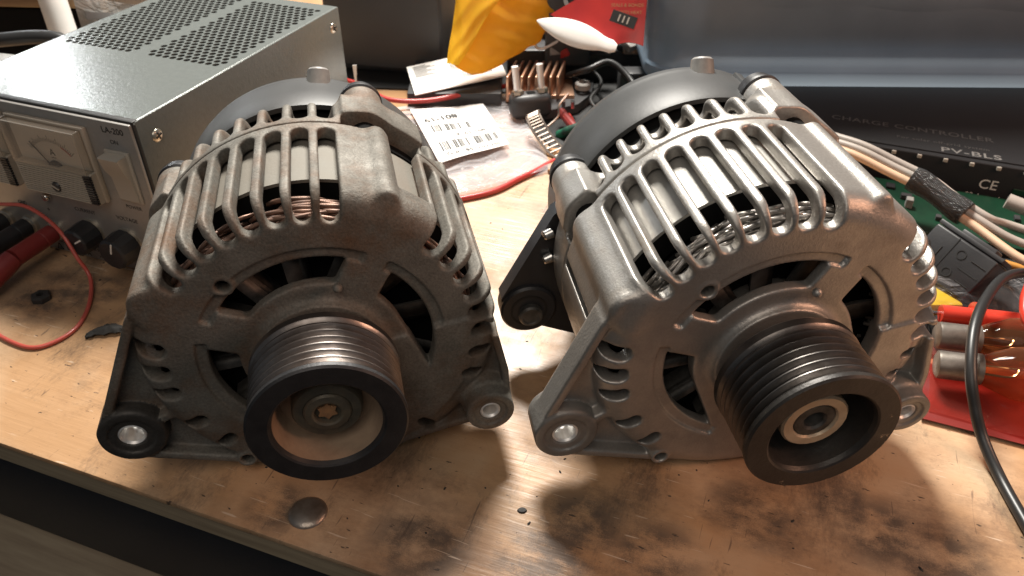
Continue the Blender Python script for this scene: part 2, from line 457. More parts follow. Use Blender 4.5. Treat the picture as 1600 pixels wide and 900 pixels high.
    def build(self, name, mats, parent=None, smooth=35.0, kind=None):
        me = bpy.data.meshes.new(name)
        me.from_pydata([(x * S, y * S, z * S) for x, y, z in self.v], [], self.f)
        if not isinstance(mats, (list, tuple)): mats = [mats]
        for m in mats: me.materials.append(m)
        if len(mats) > 1:
            me.polygons.foreach_set('material_index', self.fm)
        bm = bmesh.new(); bm.from_mesh(me)
        bmesh.ops.remove_doubles(bm, verts=bm.verts, dist=1e-7)
        bmesh.ops.recalc_face_normals(bm, faces=bm.faces)
        if smooth:
            for f in bm.faces: f.smooth = True
            for e in bm.edges:
                if len(e.link_faces) == 2 and e.calc_face_angle(0) > R(smooth): e.smooth = False
        bm.to_mesh(me); bm.free()
        o = bpy.data.objects.new(name, me)
        COL.objects.link(o)
        if parent: o.parent = parent
        if kind: o['kind'] = kind
        return o


def tag(o, label, cat, group=None, kind=None):
    if label: o['label'] = label
    if cat: o['category'] = cat
    if group: o['group'] = group
    if kind: o['kind'] = kind
    return o


def thing(name, label, cat, loc=(0, 0, 0), rotz=0.0, group=None, mtx=None):
    o = bpy.data.objects.new(name, None)
    o.empty_display_size = 0.02
    COL.objects.link(o)
    if mtx is not None: o.matrix_world = mtx
    else:
        o.location = Vector(loc) * S
        o.rotation_euler = (0, 0, rotz)
    return tag(o, label, cat, group)


def text_mesh(body, size, mtx, m, parent, name='lettering', bold=0.0, extrude=0.05, spacing=1.0, align='CENTER', squash=1.0):
    cu = bpy.data.curves.new(name, 'FONT')
    cu.body = body
    cu.size = size
    cu.align_x = align
    cu.align_y = 'CENTER'
    cu.extrude = extrude
    cu.offset = bold
    cu.space_character = spacing
    cu.resolution_u = 3
    t = bpy.data.objects.new(name, cu)
    COL.objects.link(t)
    dg = bpy.context.evaluated_depsgraph_get()
    dg.update()
    me = bpy.data.meshes.new_from_object(t.evaluated_get(dg))
    bpy.data.objects.remove(t)
    bpy.data.curves.remove(cu)
    sc = Matrix.Diagonal((S, S, S, 1))
    me.transform(sc @ mtx @ Matrix.Diagonal((squash, 1, 1, 1)))
    me.materials.clear(); me.materials.append(m)
    me.name = name
    o = bpy.data.objects.new(name, me)
    COL.objects.link(o)
    if parent: o.parent = parent
    return o


def frame(o, xd, yd):
    """matrix whose x,y axes run along xd, yd, at point o"""
    x = Vector(xd).normalized(); y = Vector(yd); y = (y - x * y.dot(x)).normalized(); z = x.cross(y)
    m = Matrix((x, y, z)).transposed().to_4x4(); m.translation = Vector(o)
    return m


# ---------------------------------------------------------------- the bench: its edge runs 20.3 degrees off the picture's axis
def bench_obj(o):
    o.matrix_world = bench_m
    return o


top = bench_obj(MB().rbox(-700, 1100, 0.0, 1100, -3.2, 0, 0.7, 2).build('bench_top', M['bench']))
tag(top, 'worn orange pine bench top with dark stains and a raw front edge', 'workbench', kind='structure')
MB().rbox(-700, 1100, 0.8, 1100, -14.5, -3.2, 0.4, 1).build('plywood_edge', M['edge_band'], top)
bolt = MB().lathe([(1e-4, 2.3), (3.0, 2.15), (5.6, 1.6), (7.2, .8), (7.8, 0.0), (7.8, -1)], 32,
                  Matrix.Translation(bench_m.inverted().to_3x3() @ (Vector((-80.5, 194, 0)) - E0))).build('bolt_head', M['dull_steel'], top, 60)
fr = bench_obj(MB().rbox(-700, 1100, 3.5, 40, -74, -14.6, 2, 2).build('bench_frame', M['drawer']))
tag(fr, 'dark navy steel frame rail under the bench front edge', 'bench rail', kind='structure')
lo = bench_obj(MB().rbox(-700, 1100, -28, 500, -92, -75, 2, 2).build('lower_shelf', M['oak']))
tag(lo, 'pale wooden shelf board below the dark rail at the lower left', 'shelf', kind='structure')
fl = MB().box(-3000, 3000, -3000, 3000, -770, -760).build('floor', M['void'])
tag(fl, 'dark floor below the bench', 'floor', kind='structure')
bw = bench_obj(MB().box(-900, 1400, 760, 780, -50, 160).build('rear_board', M['case']))
tag(bw, 'dark board closing the back of the bench', 'wall', kind='structure')


# ---------------------------------------------------------------- cast housings: signed distances meshed by surface nets
def smax(a, b, k):
    h = np.clip(0.5 - 0.5 * (b - a) / k, 0, 1)
    return (b * (1 - h) + a * h + k * h * (1 - h)).astype(np.float32)


def smin(a, b, k):
    return -smax(-a, -b, k)


def poly_sdf(x, y, pts):
    d = np.full(x.shape, 1e9, np.float32); sgn = np.ones(x.shape, np.float32)
    n = len(pts)
    for i in range(n):
        ax, ay = pts[i]; bx, by = pts[i - 1]
        ex, ey = bx - ax, by - ay
        wx, wy = x - ax, y - ay
        t = np.clip((wx * ex + wy * ey) / (ex * ex + ey * ey), 0, 1)
        dx, dy = wx - ex * t, wy - ey * t
        d = np.minimum(d, dx * dx + dy * dy)
        c1, c2, c3 = y >= ay, y < by, ex * wy > ey * wx
        flip = (c1 & c2 & c3) | (~c1 & ~c2 & ~c3)
        sgn = np.where(flip, -sgn, sgn)
    return sgn * np.sqrt(d)


def seg_sdf(x, y, a, b):
    ex, ey = b[0] - a[0], b[1] - a[1]
    t = np.clip(((x - a[0]) * ex + (y - a[1]) * ey) / (ex * ex + ey * ey), 0, 1)
    return np.hypot(x - a[0] - ex * t, y - a[1] - ey * t)


def angdiff(a, b):
    return (a - b + 180.0) % 360.0 - 180.0


SLOT0, DS = 81.33, 8.64
SLOTS_L = [SLOT0 + DS * k for k in range(8)]                   # between the two clamp bosses
SLOTS_R = [43.6 - DS * k for k in range(6)]                    # right of the right boss
BOSS = (154.5, 66.5)


def shell(r, z, zf, sgn):
    """hollow drum with one rounded end at z = zf, closed towards +sgn"""
    q = (zf - z) * sgn
    def rb(R0, zz, rad):
        a = r - (R0 - rad); b = (rad - (q - zz))
        return np.hypot(np.maximum(a, 0), np.maximum(b, 0)) + np.minimum(np.maximum(a, b), 0) - rad
    return np.maximum(rb(66.5, 0.0, 9.0), -rb(61.3, 5.0, 6.0))


def slots(r, th, z, angs, z_open, sgn, r_in, hw=3.25):
    d = np.full(r.shape, 1e9, np.float32)
    for t in angs:
        s = np.abs(R(1) * angdiff(th, t)) * r
        dz = np.maximum(0, (z_open - z) * sgn)
        dr = np.maximum(0, r_in - r)
        d = np.minimum(d, np.sqrt(s * s + dz * dz + dr * dr) - hw)
    return d


LLC = (-76.5, -32.4); RLC = (61.6, -37.2)
POLY_L = [(-61, 27.5), (-65.5, 22), (-88.3, -29.5), (-81.5, -43.5), (-36, -57.8), (-14, -58.5), (-14, 0)]
POLY_R = [(63.5, 9), (70.5, -22), (71.5, -38), (63, -46.5), (26, -54.5), (14, -55), (14, 0)]


def front_sdf(x, y, z):
    r = np.hypot(x, y); th = np.degrees(np.arctan2(y, x))
    d = shell(r, z, -39.5, 1)
    # hub and spokes
    hub = np.maximum(r - 23.5, np.maximum(z + 36.0, -55 - z))
    d = smin(d, hub, 4)
    # shallow step round the windows
    g = np.maximum(np.abs(r - 43.4) - 2.0, -(z + 40.9))
    step = np.where((angdiff(th, 112) < 42) & (angdiff(th, 112) > -47) | (np.abs(angdiff(th, 18)) < 36) | (np.abs(angdiff(th, 207)) < 40), g, 1e3).astype(np.float32)
    d = smax(d, -step, 0.8)
    # left boss: a tube; right boss: a broad panel with a narrow ridge
    t = BOSS[0]
    cx, cy = 62.0 * math.cos(R(t)), 62.0 * math.sin(R(t))
    b = np.hypot(x - cx, y - cy) - 7.5
    b = smax(b, np.maximum(z + 41.0, -97.5 - z), 3)
    d = smin(d, b, 3)
    t = 64.5
    cx, cy = 65.0 * math.cos(R(t)), 65.0 * math.sin(R(t))
    b = smax(np.hypot(x - cx, y - cy) - 4.2, np.maximum(z + 43.0, -97.5 - z), 2.5)
    d = smin(d, b, 2.5)
    # lugs with ribbed webs
    for P, C, rl, zt, rim in ((POLY_L, LLC, 12.2, -41.5, 3.6), (POLY_R, RLC, 9.9, -31.5, 3.0)):
        p = poly_sdf(x, y, P)
        zr = -42.5 if P is POLY_L else -38.5
        web = smax(p, np.maximum(z - zr, -54 - z), 0.9)
        pocket = np.maximum(p + rim, np.maximum(57.0 - r, np.hypot(x - C[0], y - C[1]) * -1 + rl + 0.8))
        if P is POLY_L:
            pocket = np.maximum(pocket, 1.8 - seg_sdf(x, y, C, (-50, -20)))
        pocket = np.maximum(pocket, (-48.0 if P is POLY_L else -45.0) - z)
        web = smax(web, -pocket, 1.4)
        ins = smax(57 - r, -47.5 - z, 1)              # keep the drum hollow behind the plate
        web = smax(web, -np.maximum(r - 60.5, z + 46), .8)
        lug = smax(np.hypot(x - C[0], y - C[1]) - rl, np.maximum(z - zt, -57 - z), 0.9)
        d = smin(d, smin(web, lug, 1.5), 1.8)
        d = smax(d, -(np.hypot(x - C[0], y - C[1]) - (5.2 if P is POLY_L else 4.2)), 1.0)
        d = smax(d, -np.maximum(np.hypot(x - C[0], y - C[1]) - (8.6 if P is POLY_L else 6.8), zt - .9 - z), .5)
    # bottom is flat where it stands
    d = smax(d, -61.4 - y, 2)
    # windows
    r0 = np.where(np.abs(angdiff(th, 110)) < 49, 30.2, 23.0)
    w = np.abs(r - (r0 + 41.0) / 2) - (41.0 - r0) / 2
    for t, hw in ((61.0, 8.2), (158.0, 8.6), (292.0, 30.5)):
        ux, uy = math.cos(R(t)), math.sin(R(t))
        al = x * ux + y * uy
        bar = np.where(al > 0, np.abs(x * uy - y * ux) - hw, np.hypot(x * uy - y * ux, al) - hw).astype(np.float32)
        w = smax(w, -bar, 1.5)
    w = np.maximum(w, -58 - z)
    d = smax(d, -w, 1.2)
    # cage slots
    d = smax(d, -slots(r, th, z, SLOTS_L, -88.4, 1, 58.6), 1.1)
    d = smax(d, -slots(r, th, z, SLOTS_R, -88.4, 1, 58.6), 1.1)
    s = np.abs(R(1) * angdiff(th, 54.3)) * r - 6.6
    big = np.maximum(s, np.maximum(54 - r, z + 55.5))
    d = smax(d, -big, 1.2)
    # small slots in the left web and the right web
    for t, rc, hw in ((171.2, 60.8, 3.3), (181.4, 60.4, 3.3), (191.6, 60.0, 2.9), (208.5, 59.2, 2.7), (223, 58.6, 2.5), (-10, 59.6, 2.4), (-21, 59.4, 2.2), (-52, 58, 2.2)):
        s = R(1) * angdiff(th, t) * r
        w = np.hypot(s, np.maximum(np.abs(r - rc) - 2.2, 0)) - hw
        d = smax(d, -w, 0.8)
    # drilled holes with small bosses
    for hx, hy, hr in ((-30.3, 34, 2.5), (-37.1, -51.6, 2.5)):
        b = smax(np.hypot(x - hx, y - hy) - hr - 1.4, np.maximum(z + 39.3, -46 - z), .6)
        d = smin(d, b, 1)
        d = smax(d, -(np.hypot(x - hx, y - hy) - hr), 0.8)
    d = smin(d, np.sqrt((x - 8) ** 2 + (y - 30.6) ** 2 + (z + 36.0) ** 2) - 1.8, 1)
    for t in BOSS:
        cx, cy = 62 * math.cos(R(t)), 62 * math.sin(R(t))
        d = smax(d, -np.maximum(np.hypot(x - cx, y - cy) - 12.5, z + 98.6), 1.2)
    return smax(d, -96.3 - z, 0.8)


def rear_sdf(x, y, z):
    r = np.hypot(x, y); th = np.degrees(np.arctan2(y, x))
    d = shell(r, z, -121.5, -1)
    d = smax(d, -slots(r, th, z, SLOTS_L + [137 + DS], -104.2, -1, 59.5, 3.1), 1.9)
    d = smax(d, -slots(r, th, z, SLOTS_R, -104.2, -1, 59.5, 3.1), 1.9)
    for t in BOSS:
        cx, cy = 61.5 * math.cos(R(t)), 61.5 * math.sin(R(t))
        b = smax(np.hypot(x - cx, y - cy) - 8.9, np.maximum(z + 103.4, -131.5 - z), 1.5)
        d = smin(d, b, 5)
    for tc, hw, ro in ((61.0, 15.5, 68.6), (154.5, 8.5, 68.0)):
        q = np.abs(R(1) * angdiff(th, tc)) * r - hw * R(1) * 66
        b = smax(np.maximum(q, np.maximum(r - ro, 58 - r)), np.maximum(z + 103.4, -122 - z), 2.0)
        d = smin(d, b, 2.5)
    q = np.abs(R(1) * angdiff(th, 60.5)) * r - 13.5 * R(1) * 66
    d = smax(d, -np.maximum(q, np.maximum(60.5 - r, -103.2 - z)), 1.0)
    d = smax(d, -(r - 50), 1)
    for t in BOSS:
        cx, cy = 62 * math.cos(R(t)), 62 * math.sin(R(t))
        d = smax(d, -np.maximum(np.hypot(x - cx, y - cy) - 11.5, -103.2 - z), 1.0)
    d = smax(d, -61.4 - y, 2)
    return smax(d, z + 96.9, 0.8)


def surface_nets(fn, lo, hi, h):
    ax = [np.arange(lo[i], hi[i] + h, h, dtype=np.float32) for i in range(3)]
    X, Y, Z = np.meshgrid(*ax, indexing='ij')
    D = fn(X, Y, Z).astype(np.float32)
    del X, Y, Z
    s = D < 0
    nx, ny, nz = D.shape
    cnt = np.zeros((nx - 1, ny - 1, nz - 1), np.int8)
    for i in (0, 1):
        for j in (0, 1):
            for k in (0, 1):
                cnt += s[i:nx - 1 + i, j:ny - 1 + j, k:nz - 1 + k]
    act = (cnt > 0) & (cnt < 8)
    I, J, K = np.nonzero(act)
    idx = np.full(act.shape, -1, np.int64); idx[I, J, K] = np.arange(len(I))
    acc = np.zeros((len(I), 3)); num = np.zeros(len(I))
    cor = [(i, j, k) for i in (0, 1) for j in (0, 1) for k in (0, 1)]
    for a in cor:
        for ax_ in range(3):
            if a[ax_]: continue
            b = list(a); b[ax_] = 1
            da = D[I + a[0], J + a[1], K + a[2]]; db = D[I + b[0], J + b[1], K + b[2]]
            m = (da < 0) != (db < 0)
            t = np.where(m, da / np.where(m, da - db, 1), 0)
            p = np.array(a, float)[None, :].repeat(len(I), 0); p[:, ax_] = t
            acc[m] += p[m]; num += m
    V = np.stack([I, J, K], 1) + acc / num[:, None]
    quads = []
    for ax_ in range(3):
        sa = np.moveaxis(s, ax_, 0); ia = np.moveaxis(idx, ax_, 0)
        c = sa[:-1, 1:-1, 1:-1] != sa[1:, 1:-1, 1:-1]
        i, j, k = np.nonzero(c)
        q = np.stack([ia[i, j, k], ia[i, j + 1, k], ia[i, j + 1, k + 1], ia[i, j, k + 1]], 1)
        fl = sa[i, j + 1, k + 1]
        if ax_ == 1: fl = ~fl
        q[~fl] = q[~fl][:, ::-1]
        quads.append(q)
    F = np.concatenate(quads)
    G = np.stack(np.gradient(D), -1)

    def samp(A, P):
        P = np.clip(P, 0, np.array(D.shape) - 1.001)
        b = np.floor(P).astype(int); t = P - b
        out = 0
        for c in cor:
            w = np.prod([t[:, q] if c[q] else 1 - t[:, q] for q in range(3)], axis=0)
            v = A[b[:, 0] + c[0], b[:, 1] + c[1], b[:, 2] + c[2]]
            out = out + (w[:, None] * v if v.ndim == 2 else w * v)
        return out
    for _ in range(2):
        g = samp(G, V); dd = samp(D, V)
        st = g * (dd / np.maximum((g * g).sum(1), 1e-2))[:, None]
        ln = np.linalg.norm(st, axis=1, keepdims=True)
        V = V - st * np.minimum(1, 0.4 / np.maximum(ln, 1e-9))
    n = samp(G, V); n /= np.maximum(np.linalg.norm(n, axis=1, keepdims=True), 1e-9)
    return V * h + np.array(lo), F, n


def split_parts(V, F, n, labels):
    """one mesh per label, vertex normals kept so that seams do not show; local (x, y, z) -> blender (x, -z, y)"""
    out = {}
    V2 = np.stack([V[:, 0], -V[:, 2], V[:, 1]], 1); n2 = np.stack([n[:, 0], -n[:, 2], n[:, 1]], 1)
    V2 = (V2 - BASE) * S
    for lb in sorted(set(labels.tolist())):
        f = F[labels == lb]
        u, inv = np.unique(f, return_inverse=True)
        if len(f) < 30: continue
        me = bpy.data.meshes.new('cast')
        me.from_pydata(V2[u].tolist(), [], inv.reshape(f.shape).tolist())
        me.polygons.foreach_set('use_smooth', [True] * len(me.polygons))
        me.normals_split_custom_set_from_vertices(n2[u].tolist())
        out[lb] = me
    return out


BASE = np.array([0.0, 75.0, -61.6])          # the thing's base point in (x, -z, y)
B3 = Matrix.Translation(-Vector(BASE))
AX = B3 @ Matrix(((1, 0, 0, 0), (0, 0, -1, 0), (0, 1, 0, 0), (0, 0, 0, 1)))    # lathe axis z -> alternator axis


def cent(V, F):
    return V[F].mean(1)


H = 0.72
V, F, n = surface_nets(front_sdf, (-93, -64, -98.5), (76, 74, -27.5), H)
C = cent(V, F); r_ = np.hypot(C[:, 0], C[:, 1]); th_ = np.degrees(np.arctan2(C[:, 1], C[:, 0]))
lab = np.zeros(len(F), int)
bars = [(SLOTS_L[k] + SLOTS_L[k + 1]) / 2 for k in range(7)] + [(SLOTS_R[k] + SLOTS_R[k + 1]) / 2 for k in range(5)]
for k, b in enumerate(bars):
    lab[(np.abs(angdiff(th_, b)) < DS / 2) & (r_ > 56.2) & (C[:, 2] > -89.5)] = 10 + k
for k, t in enumerate(BOSS):
    cx, cy = 61 * math.cos(R(t)), 61 * math.sin(R(t))
    lab[(np.hypot(C[:, 0] - cx, C[:, 1] - cy) < 10.6) & (r_ > 59.5) & (lab == 0)] = 2 + k
lab[np.hypot(C[:, 0] - LLC[0], C[:, 1] - LLC[1]) < 13.4] = 4
lab[np.hypot(C[:, 0] - RLC[0], C[:, 1] - RLC[1]) < 11.0] = 5
FRONT = split_parts(V, F, n, lab)
V, F, n = surface_nets(rear_sdf, (-76, -64, -134), (76, 76, -95), H)
C = cent(V, F); r_ = np.hypot(C[:, 0], C[:, 1]); th_ = np.degrees(np.arctan2(C[:, 1], C[:, 0]))
lab = np.zeros(len(F), int)
for k, b in enumerate(bars):
    lab[(np.abs(angdiff(th_, b)) < DS / 2) & (r_ > 58) & (C[:, 2] < -103.8)] = 10 + k
for k, t in enumerate(BOSS):
    cx, cy = 61.5 * math.cos(R(t)), 61.5 * math.sin(R(t))
    lab[(np.hypot(C[:, 0] - cx, C[:, 1] - cy) < 12) & (C[:, 2] < -102.8) & (r_ > 57)] = 2 + k
REAR = split_parts(V, F, n, lab)
del V, F, n, C


def link_mesh(name, me, m, parent):
    if not me.materials: me.materials.append(m)
    o = bpy.data.objects.new(name, me)
    COL.objects.link(o)
    o.parent = parent
    o.material_slots[0].link = 'OBJECT'
    o.material_slots[0].material = m
    return o


def alternator(label, pose, pm, clean, seed):
    """pose: az, tilt, roll, x, y, z of the pulley face centre (z above the bench)"""
    rng = random.Random(seed)
    Mw = (Matrix.Translation(Vector(pose[3:]) * S) @ Matrix.Rotation(pose[0], 4, 'Z') @ Matrix.Rotation(pose[1], 4, 'X') @ Matrix.Rotation(pose[2], 4, 'Y')
          @ Matrix.Translation(Vector(BASE) * S))
    root = thing('alternator', label, 'alternator', mtx=Mw, group='alternators on the bench')
    alu = M['alu_clean'] if clean else M['alu_dirty']
    fb = link_mesh('front_housing', FRONT[0], alu, root)
    for k, me in FRONT.items():
        if k >= 10: link_mesh('cage_rib', me, alu, fb)
        elif k in (2, 3): link_mesh('clamp_boss', me, alu, fb)
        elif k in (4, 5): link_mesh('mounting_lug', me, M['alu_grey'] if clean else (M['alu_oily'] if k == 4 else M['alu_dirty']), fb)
    rb = link_mesh('rear_housing', REAR[0], alu, root)
    for k, me in REAR.items():
        if k >= 10: link_mesh('cage_rib', me, alu, rb)
        elif k in (2, 3): link_mesh('clamp_boss', me, alu, rb)
    # bushes in the lugs
    for C_, ri, z0, z1 in ((LLC, 4.9, -42.9, -56.6), (RLC, 3.9, -32.9, -56.6)):
        mt = AX @ Matrix.Translation((C_[0], C_[1], 0))
        MB().lathe([(ri + .28, z1), (ri + .28, z0), (ri - .2, z0 + .3), (ri - .9, z0 - .6), (ri - .9, z1)], 32, mt, True).build('bush', M['bush_steel'], root)
    # stator core with its laminations, windings
    prof = []
    z = -61.5
    while z > -96.5:
        prof += [(60.45, z), (60.45, z - 1.3)]
        z -= 1.4
    prof = [(59.2, -61.5)] + prof + [(59.2, -97.2)]
    MB().lathe(prof, 120, AX, True).build('stator_core', M['core_clean'] if clean else M['core_dirty'], root, 50)
    MB().lathe([(50, -61.9), (59.9, -61.9), (59.0, -63), (59.0, -97.4), (61.0, -97.4), (61.0, -103.3), (50, -103.3)], 96, AX, True).build('core_shade_ring', M['void'], root)  # black ring added so the core end and boss gap look shaded
    wb = MB()
    for i in range(170):
        a = R(rng.uniform(-8, 168)); span = R(rng.uniform(10, 26)) * rng.choice((-1, 1))
        ra = rng.uniform(51.0, 56.8); za = rng.uniform(-54, -45.8); zb = za + rng.uniform(-3, 5); rbb = ra + rng.uniform(-2, 2)
        pts = []
        for k in range(6):
            t = k / 5
            aa = a + span * t; rr = ra + (rbb - ra) * t - 3.5 * (2 * t - 1) ** 4
            pts.append((rr * math.cos(aa), rr * math.sin(aa), za + (zb - za) * t - 5 * (2 * t - 1) ** 4))
        wb.tube([AX @ Vector(p) for p in pts], rng.uniform(.75, 1.0), 6, 2)
    wb.build('winding', M['copper_grey'] if clean else M['copper_dull'], root, 80, kind='stuff')
    # dark parts inside: rotor with a bladed fan, lining behind the windings
    fan = MB()
    fan.lathe([(8, -60), (47, -60), (47, -57.5), (20, -56), (8, -56)], 64, AX, True)
    fan.build('rotor', M['void'], root)
    fb_ = MB()
    for k in range(12):
        a = 2 * PI * k / 12 + .1
        mt = AX @ Matrix.Rotation(a, 4, 'Z')
        fb_.box(24, 45, -1, 1, -56.5, -49, mt @ Matrix.Rotation(R(28), 4, 'X') @ Matrix.Translation((0, -40, 0)) if False else mt)
        fb_.box(24, 45, -1, 7, -50, -49, mt)
    fb_.build('fan', M['fan'], root)
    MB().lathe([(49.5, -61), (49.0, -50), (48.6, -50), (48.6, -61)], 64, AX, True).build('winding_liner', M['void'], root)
    # rear recess, its shade painted as a black core, and plastic cap
    MB().lathe([(1, -98), (55, -98), (55, -132), (1, -132)], 64, AX).build('recess_shade', M['void'], root)
    cap = MB().lathe([(57.6, -128.5), (59.8, -128.2), (60.3, -130), (60.3, -151), (59.9, -151.5), (59.9, -156), (59.0, -160.5), (56, -163), (50, -164), (1, -164), (1, -157), (54, -157), (57.2, -150)], 96, AX, True)
    cp = cap.build('end_cap', M['cap_plastic'], root, 40)
    a = R(82.5)
    p0 = AX @ Vector((52 * math.cos(a), 52 * math.sin(a), -152)); p1 = AX @ Vector((63.6 * math.cos(a), 63.6 * math.sin(a), -159.5))
    MB().cyl(p0, p1, 6.2, 4.8, 24, .9).build('vent_stub', M['nub_plastic'], cp)
    for da in (-1,):
        aa = a + da * R(16)
        mt = AX @ Matrix.Rotation(aa, 4, 'Z')
        MB().rbox(56, 61.5, -2.2, 2.2, -156, -131, .8, 2, mt).build('cap_rib', M['cap_plastic'], cp)
    for t in BOSS:
        mt = AX @ Matrix.Translation((61.5 * math.cos(R(t)), 61.5 * math.sin(R(t)), 0))
        MB().lathe([(1e-3, -131.3), (8.6, -131.3), (9.3, -132), (9.3, -133.4), (8.5, -134.2), (8.1, -138), (1e-3, -138)], 32, mt).build('cap_ear', M['black_plastic'], cp)
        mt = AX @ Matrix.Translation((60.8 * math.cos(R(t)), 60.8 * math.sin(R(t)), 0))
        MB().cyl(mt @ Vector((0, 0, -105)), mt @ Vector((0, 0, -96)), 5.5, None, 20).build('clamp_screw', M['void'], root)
    # pulley: six grooves, recessed nut
    gp = [(18.8, -0.2), (26.2, 0.0), (27.0, -0.7), (27.0, -2.4)]
    z = -2.9
    gp.append((26.6, z))
    for k in range(6):
        gp += [(23.6, z - 1.2), (23.6, z - 1.55), (26.1, z - 2.55), (26.45, z - 2.8), (26.45, z - 3.2), (26.2, z - 3.4)]
        z -= 3.4
    gp += [(26.2, z - .4), (25.6, -24.6), (26.4, -25.2), (26.8, -25.8), (26.8, -28.6), (26.2, -29.4), (14, -29.6)]
    mb = MB(); mb.lathe(gp[3:], 96, AX)
    pl = mb.build('pulley', M['pulley_dark'] if clean else M['pulley_steel'], root, 28)
    MB().lathe([(27.02, -2.3), (27.02, -.75), (26.3, 0.02), (19.6, 0.0), (18.9, -.5), (18.3, -2.0)], 96, AX).build(
        'pulley_face', M['pulley_brown'] if clean else M['pulley_black'], pl, 30)
    MB().lathe([(18.35, -1.9), (17.4, -12), (16.2, -14.5), (6, -14.5)], 96, AX).build('pulley_recess', M['pulley_brown'] if clean else M['dust'], pl, 30)
    MB().lathe([(17.3, -28), (15, -31), (13.5, -34.5)], 64, AX).build('pulley_spacer', M['fan'], pl)
    if clean:
        MB().lathe([(11.9, -14.5), (11.9, -6.6), (11.2, -5.8), (8.2, -5.8), (7.6, -6.6), (7.6, -9)], 6 * 4, AX, phase=.2).build('nut', M['nut_cream'], pl, 30)
        MB().lathe([(7.8, -9), (7.8, -7.2), (7, -6.4), (4.4, -6.2), (3.6, -7), (3.4, -12), (1e-3, -12)], 32, AX).build('shaft_end', M['fan'], pl, 35)
    else:
        MB().lathe([(12.2, -14.5), (12.2, -9), (11.4, -7.8), (8.4, -7.5), (8.0, -8.4)], 32, AX).build('nut', M['nut_dirty'], pl, 35)
        MB().lathe([(8.2, -9), (8.2, -7.2), (7.6, -6.4), (5.4, -6.0), (4.6, -6.4), (4.4, -8.5), (1e-3, -8.5)], 32, AX).build('shaft_end', M['nut_dirty'], pl, 35)
        star = [((3.7 if k % 2 else 2.5) * math.cos(PI * k / 6), (3.7 if k % 2 else 2.5) * math.sin(PI * k / 6)) for k in range(12)]
        MB().prism(star, -8.4, -7.4, AX).build('rusty_socket', M['rust'], pl, 0)
    if clean:
        # black rear lug with a bolt, only on this one
        P = [(-76.5 - 11, -40), (-80, -45), (-70, -45), (-52, -53.5), (-40, -56), (-40, 15), (-62.5, 19), (-65.5, 17), (-88.8, -26)]
        mb = MB(); mb.prism(P, -127, -119, AX); mb.cyl(AX @ Vector((-76.5, -32.4, -127)), AX @ Vector((-76.5, -32.4, -116.5)), 13, None, 40, 1)
        lg = mb.build('rear_lug', M['black_plastic'], root, 30)
        MB().lathe([(8.6, -116.4), (8.6, -116.2), (7.6, -116.2), (7.6, -116.4)], 32, AX @ Matrix.Translation((-76.5, -32.4, 0)), True).build('recess_ring', M['black'], lg)
        MB().lathe([(5.6, -116.4), (5.6, -114), (4.8, -113), (3.9, -113), (3.6, -113.6), (1e-3, -113.6)], 32, AX @ Matrix.Translation((-76.0, -34.0, 0))).build('bolt', M['fan'], lg, 35)
        for yy in (9, -4):
            MB().cyl(AX @ Vector((-66, yy, -118)), AX @ Vector((-70.5, yy - 1, -117)), 2.6, 2.3, 16, .6).build('terminal', M['steel'], root)
        # plain side wall seen between boss and lug
    return root


alternator('dusty brown alternator on the left with grimy pulley and rusty shaft end', (0.2160, -0.007, 0.016, -61.45, 181.9, 61.9), None, False, 3)
alternator('cleaner bright alternator on the right with black rear lug and cream pulley nut', (0.1750, 0.035, -0.015, 103.1, 178.2, 62.1), None, True, 11)

# ---------------------------------------------------------------- bench power supply
PA = R(-21.0)
# local: x from the left front corner to the right, y back, z up; right front corner at x = 0
ps = thing('power_supply', 'grey green bench power supply with perforated lid and two meters', 'power supply', (-182, 347.5, 0), PA)
PW, PL, PH = 127.0, 189.0, 93.5
# painted cover: right side, left side, top with real holes
cv = MB()
cv.rbox(-1.4, 0, 2, PL, 3, PH - .2, .5, 2)
cv.rbox(-PW, -PW + 1.4, 2, PL, 3, PH - .2, .5, 2)
cov = cv.build('cover', M['psu_paint'], ps)


def perforated(x0, x1, y0, y1, px, py, rad, z1, z0):
    mb = MB()
    rows = int((y1 - y0) / py); cols = int((x1 - x0) / px)
    for j in range(rows):
        off = 0 if j % 2 else px / 2
        nc = cols if j % 2 else cols - 1
        ya, yb = y0 + j * py, y0 + (j + 1) * py
        if off:
            mb.add([(x0, ya, z1), (x0 + off, ya, z1), (x0 + off, yb, z1), (x0, yb, z1)], [(0, 1, 2, 3)])
            xe = x0 + off + nc * px
            mb.add([(xe, ya, z1), (x0 + cols * px, ya, z1), (x0 + cols * px, yb, z1), (xe, yb, z1)], [(0, 1, 2, 3)])
        for i in range(nc):
            cx, cy = x0 + off + (i + .5) * px, (ya + yb) / 2
            w, hh = px / 2, py / 2
            ac = math.atan2(hh, w)
            angs = [0, ac, PI / 2 - .35, PI / 2 + .35, PI - ac, PI, PI + ac, 1.5 * PI - .35, 1.5 * PI + .35, 2 * PI - ac]
            o, q, lo_ = [], [], []
            for a in angs:
                c, s = math.cos(a), math.sin(a)
                k = min(w / abs(c) if abs(c) > 1e-6 else 1e9, hh / abs(s) if abs(s) > 1e-6 else 1e9)
                o.append((cx + c * k, cy + s * k, z1)); q.append((cx + rad * c, cy + rad * s, z1)); lo_.append((cx + rad * c, cy + rad * s, z0))
            m = len(angs)
            mb.add(o + q + lo_, [(k, (k + 1) % m, m + (k + 1) % m, m + k) for k in range(m)] + [(m + k, m + (k + 1) % m, 2 * m + (k + 1) % m, 2 * m + k) for k in range(m)])
    return mb, x0 + cols * px, y0 + rows * py


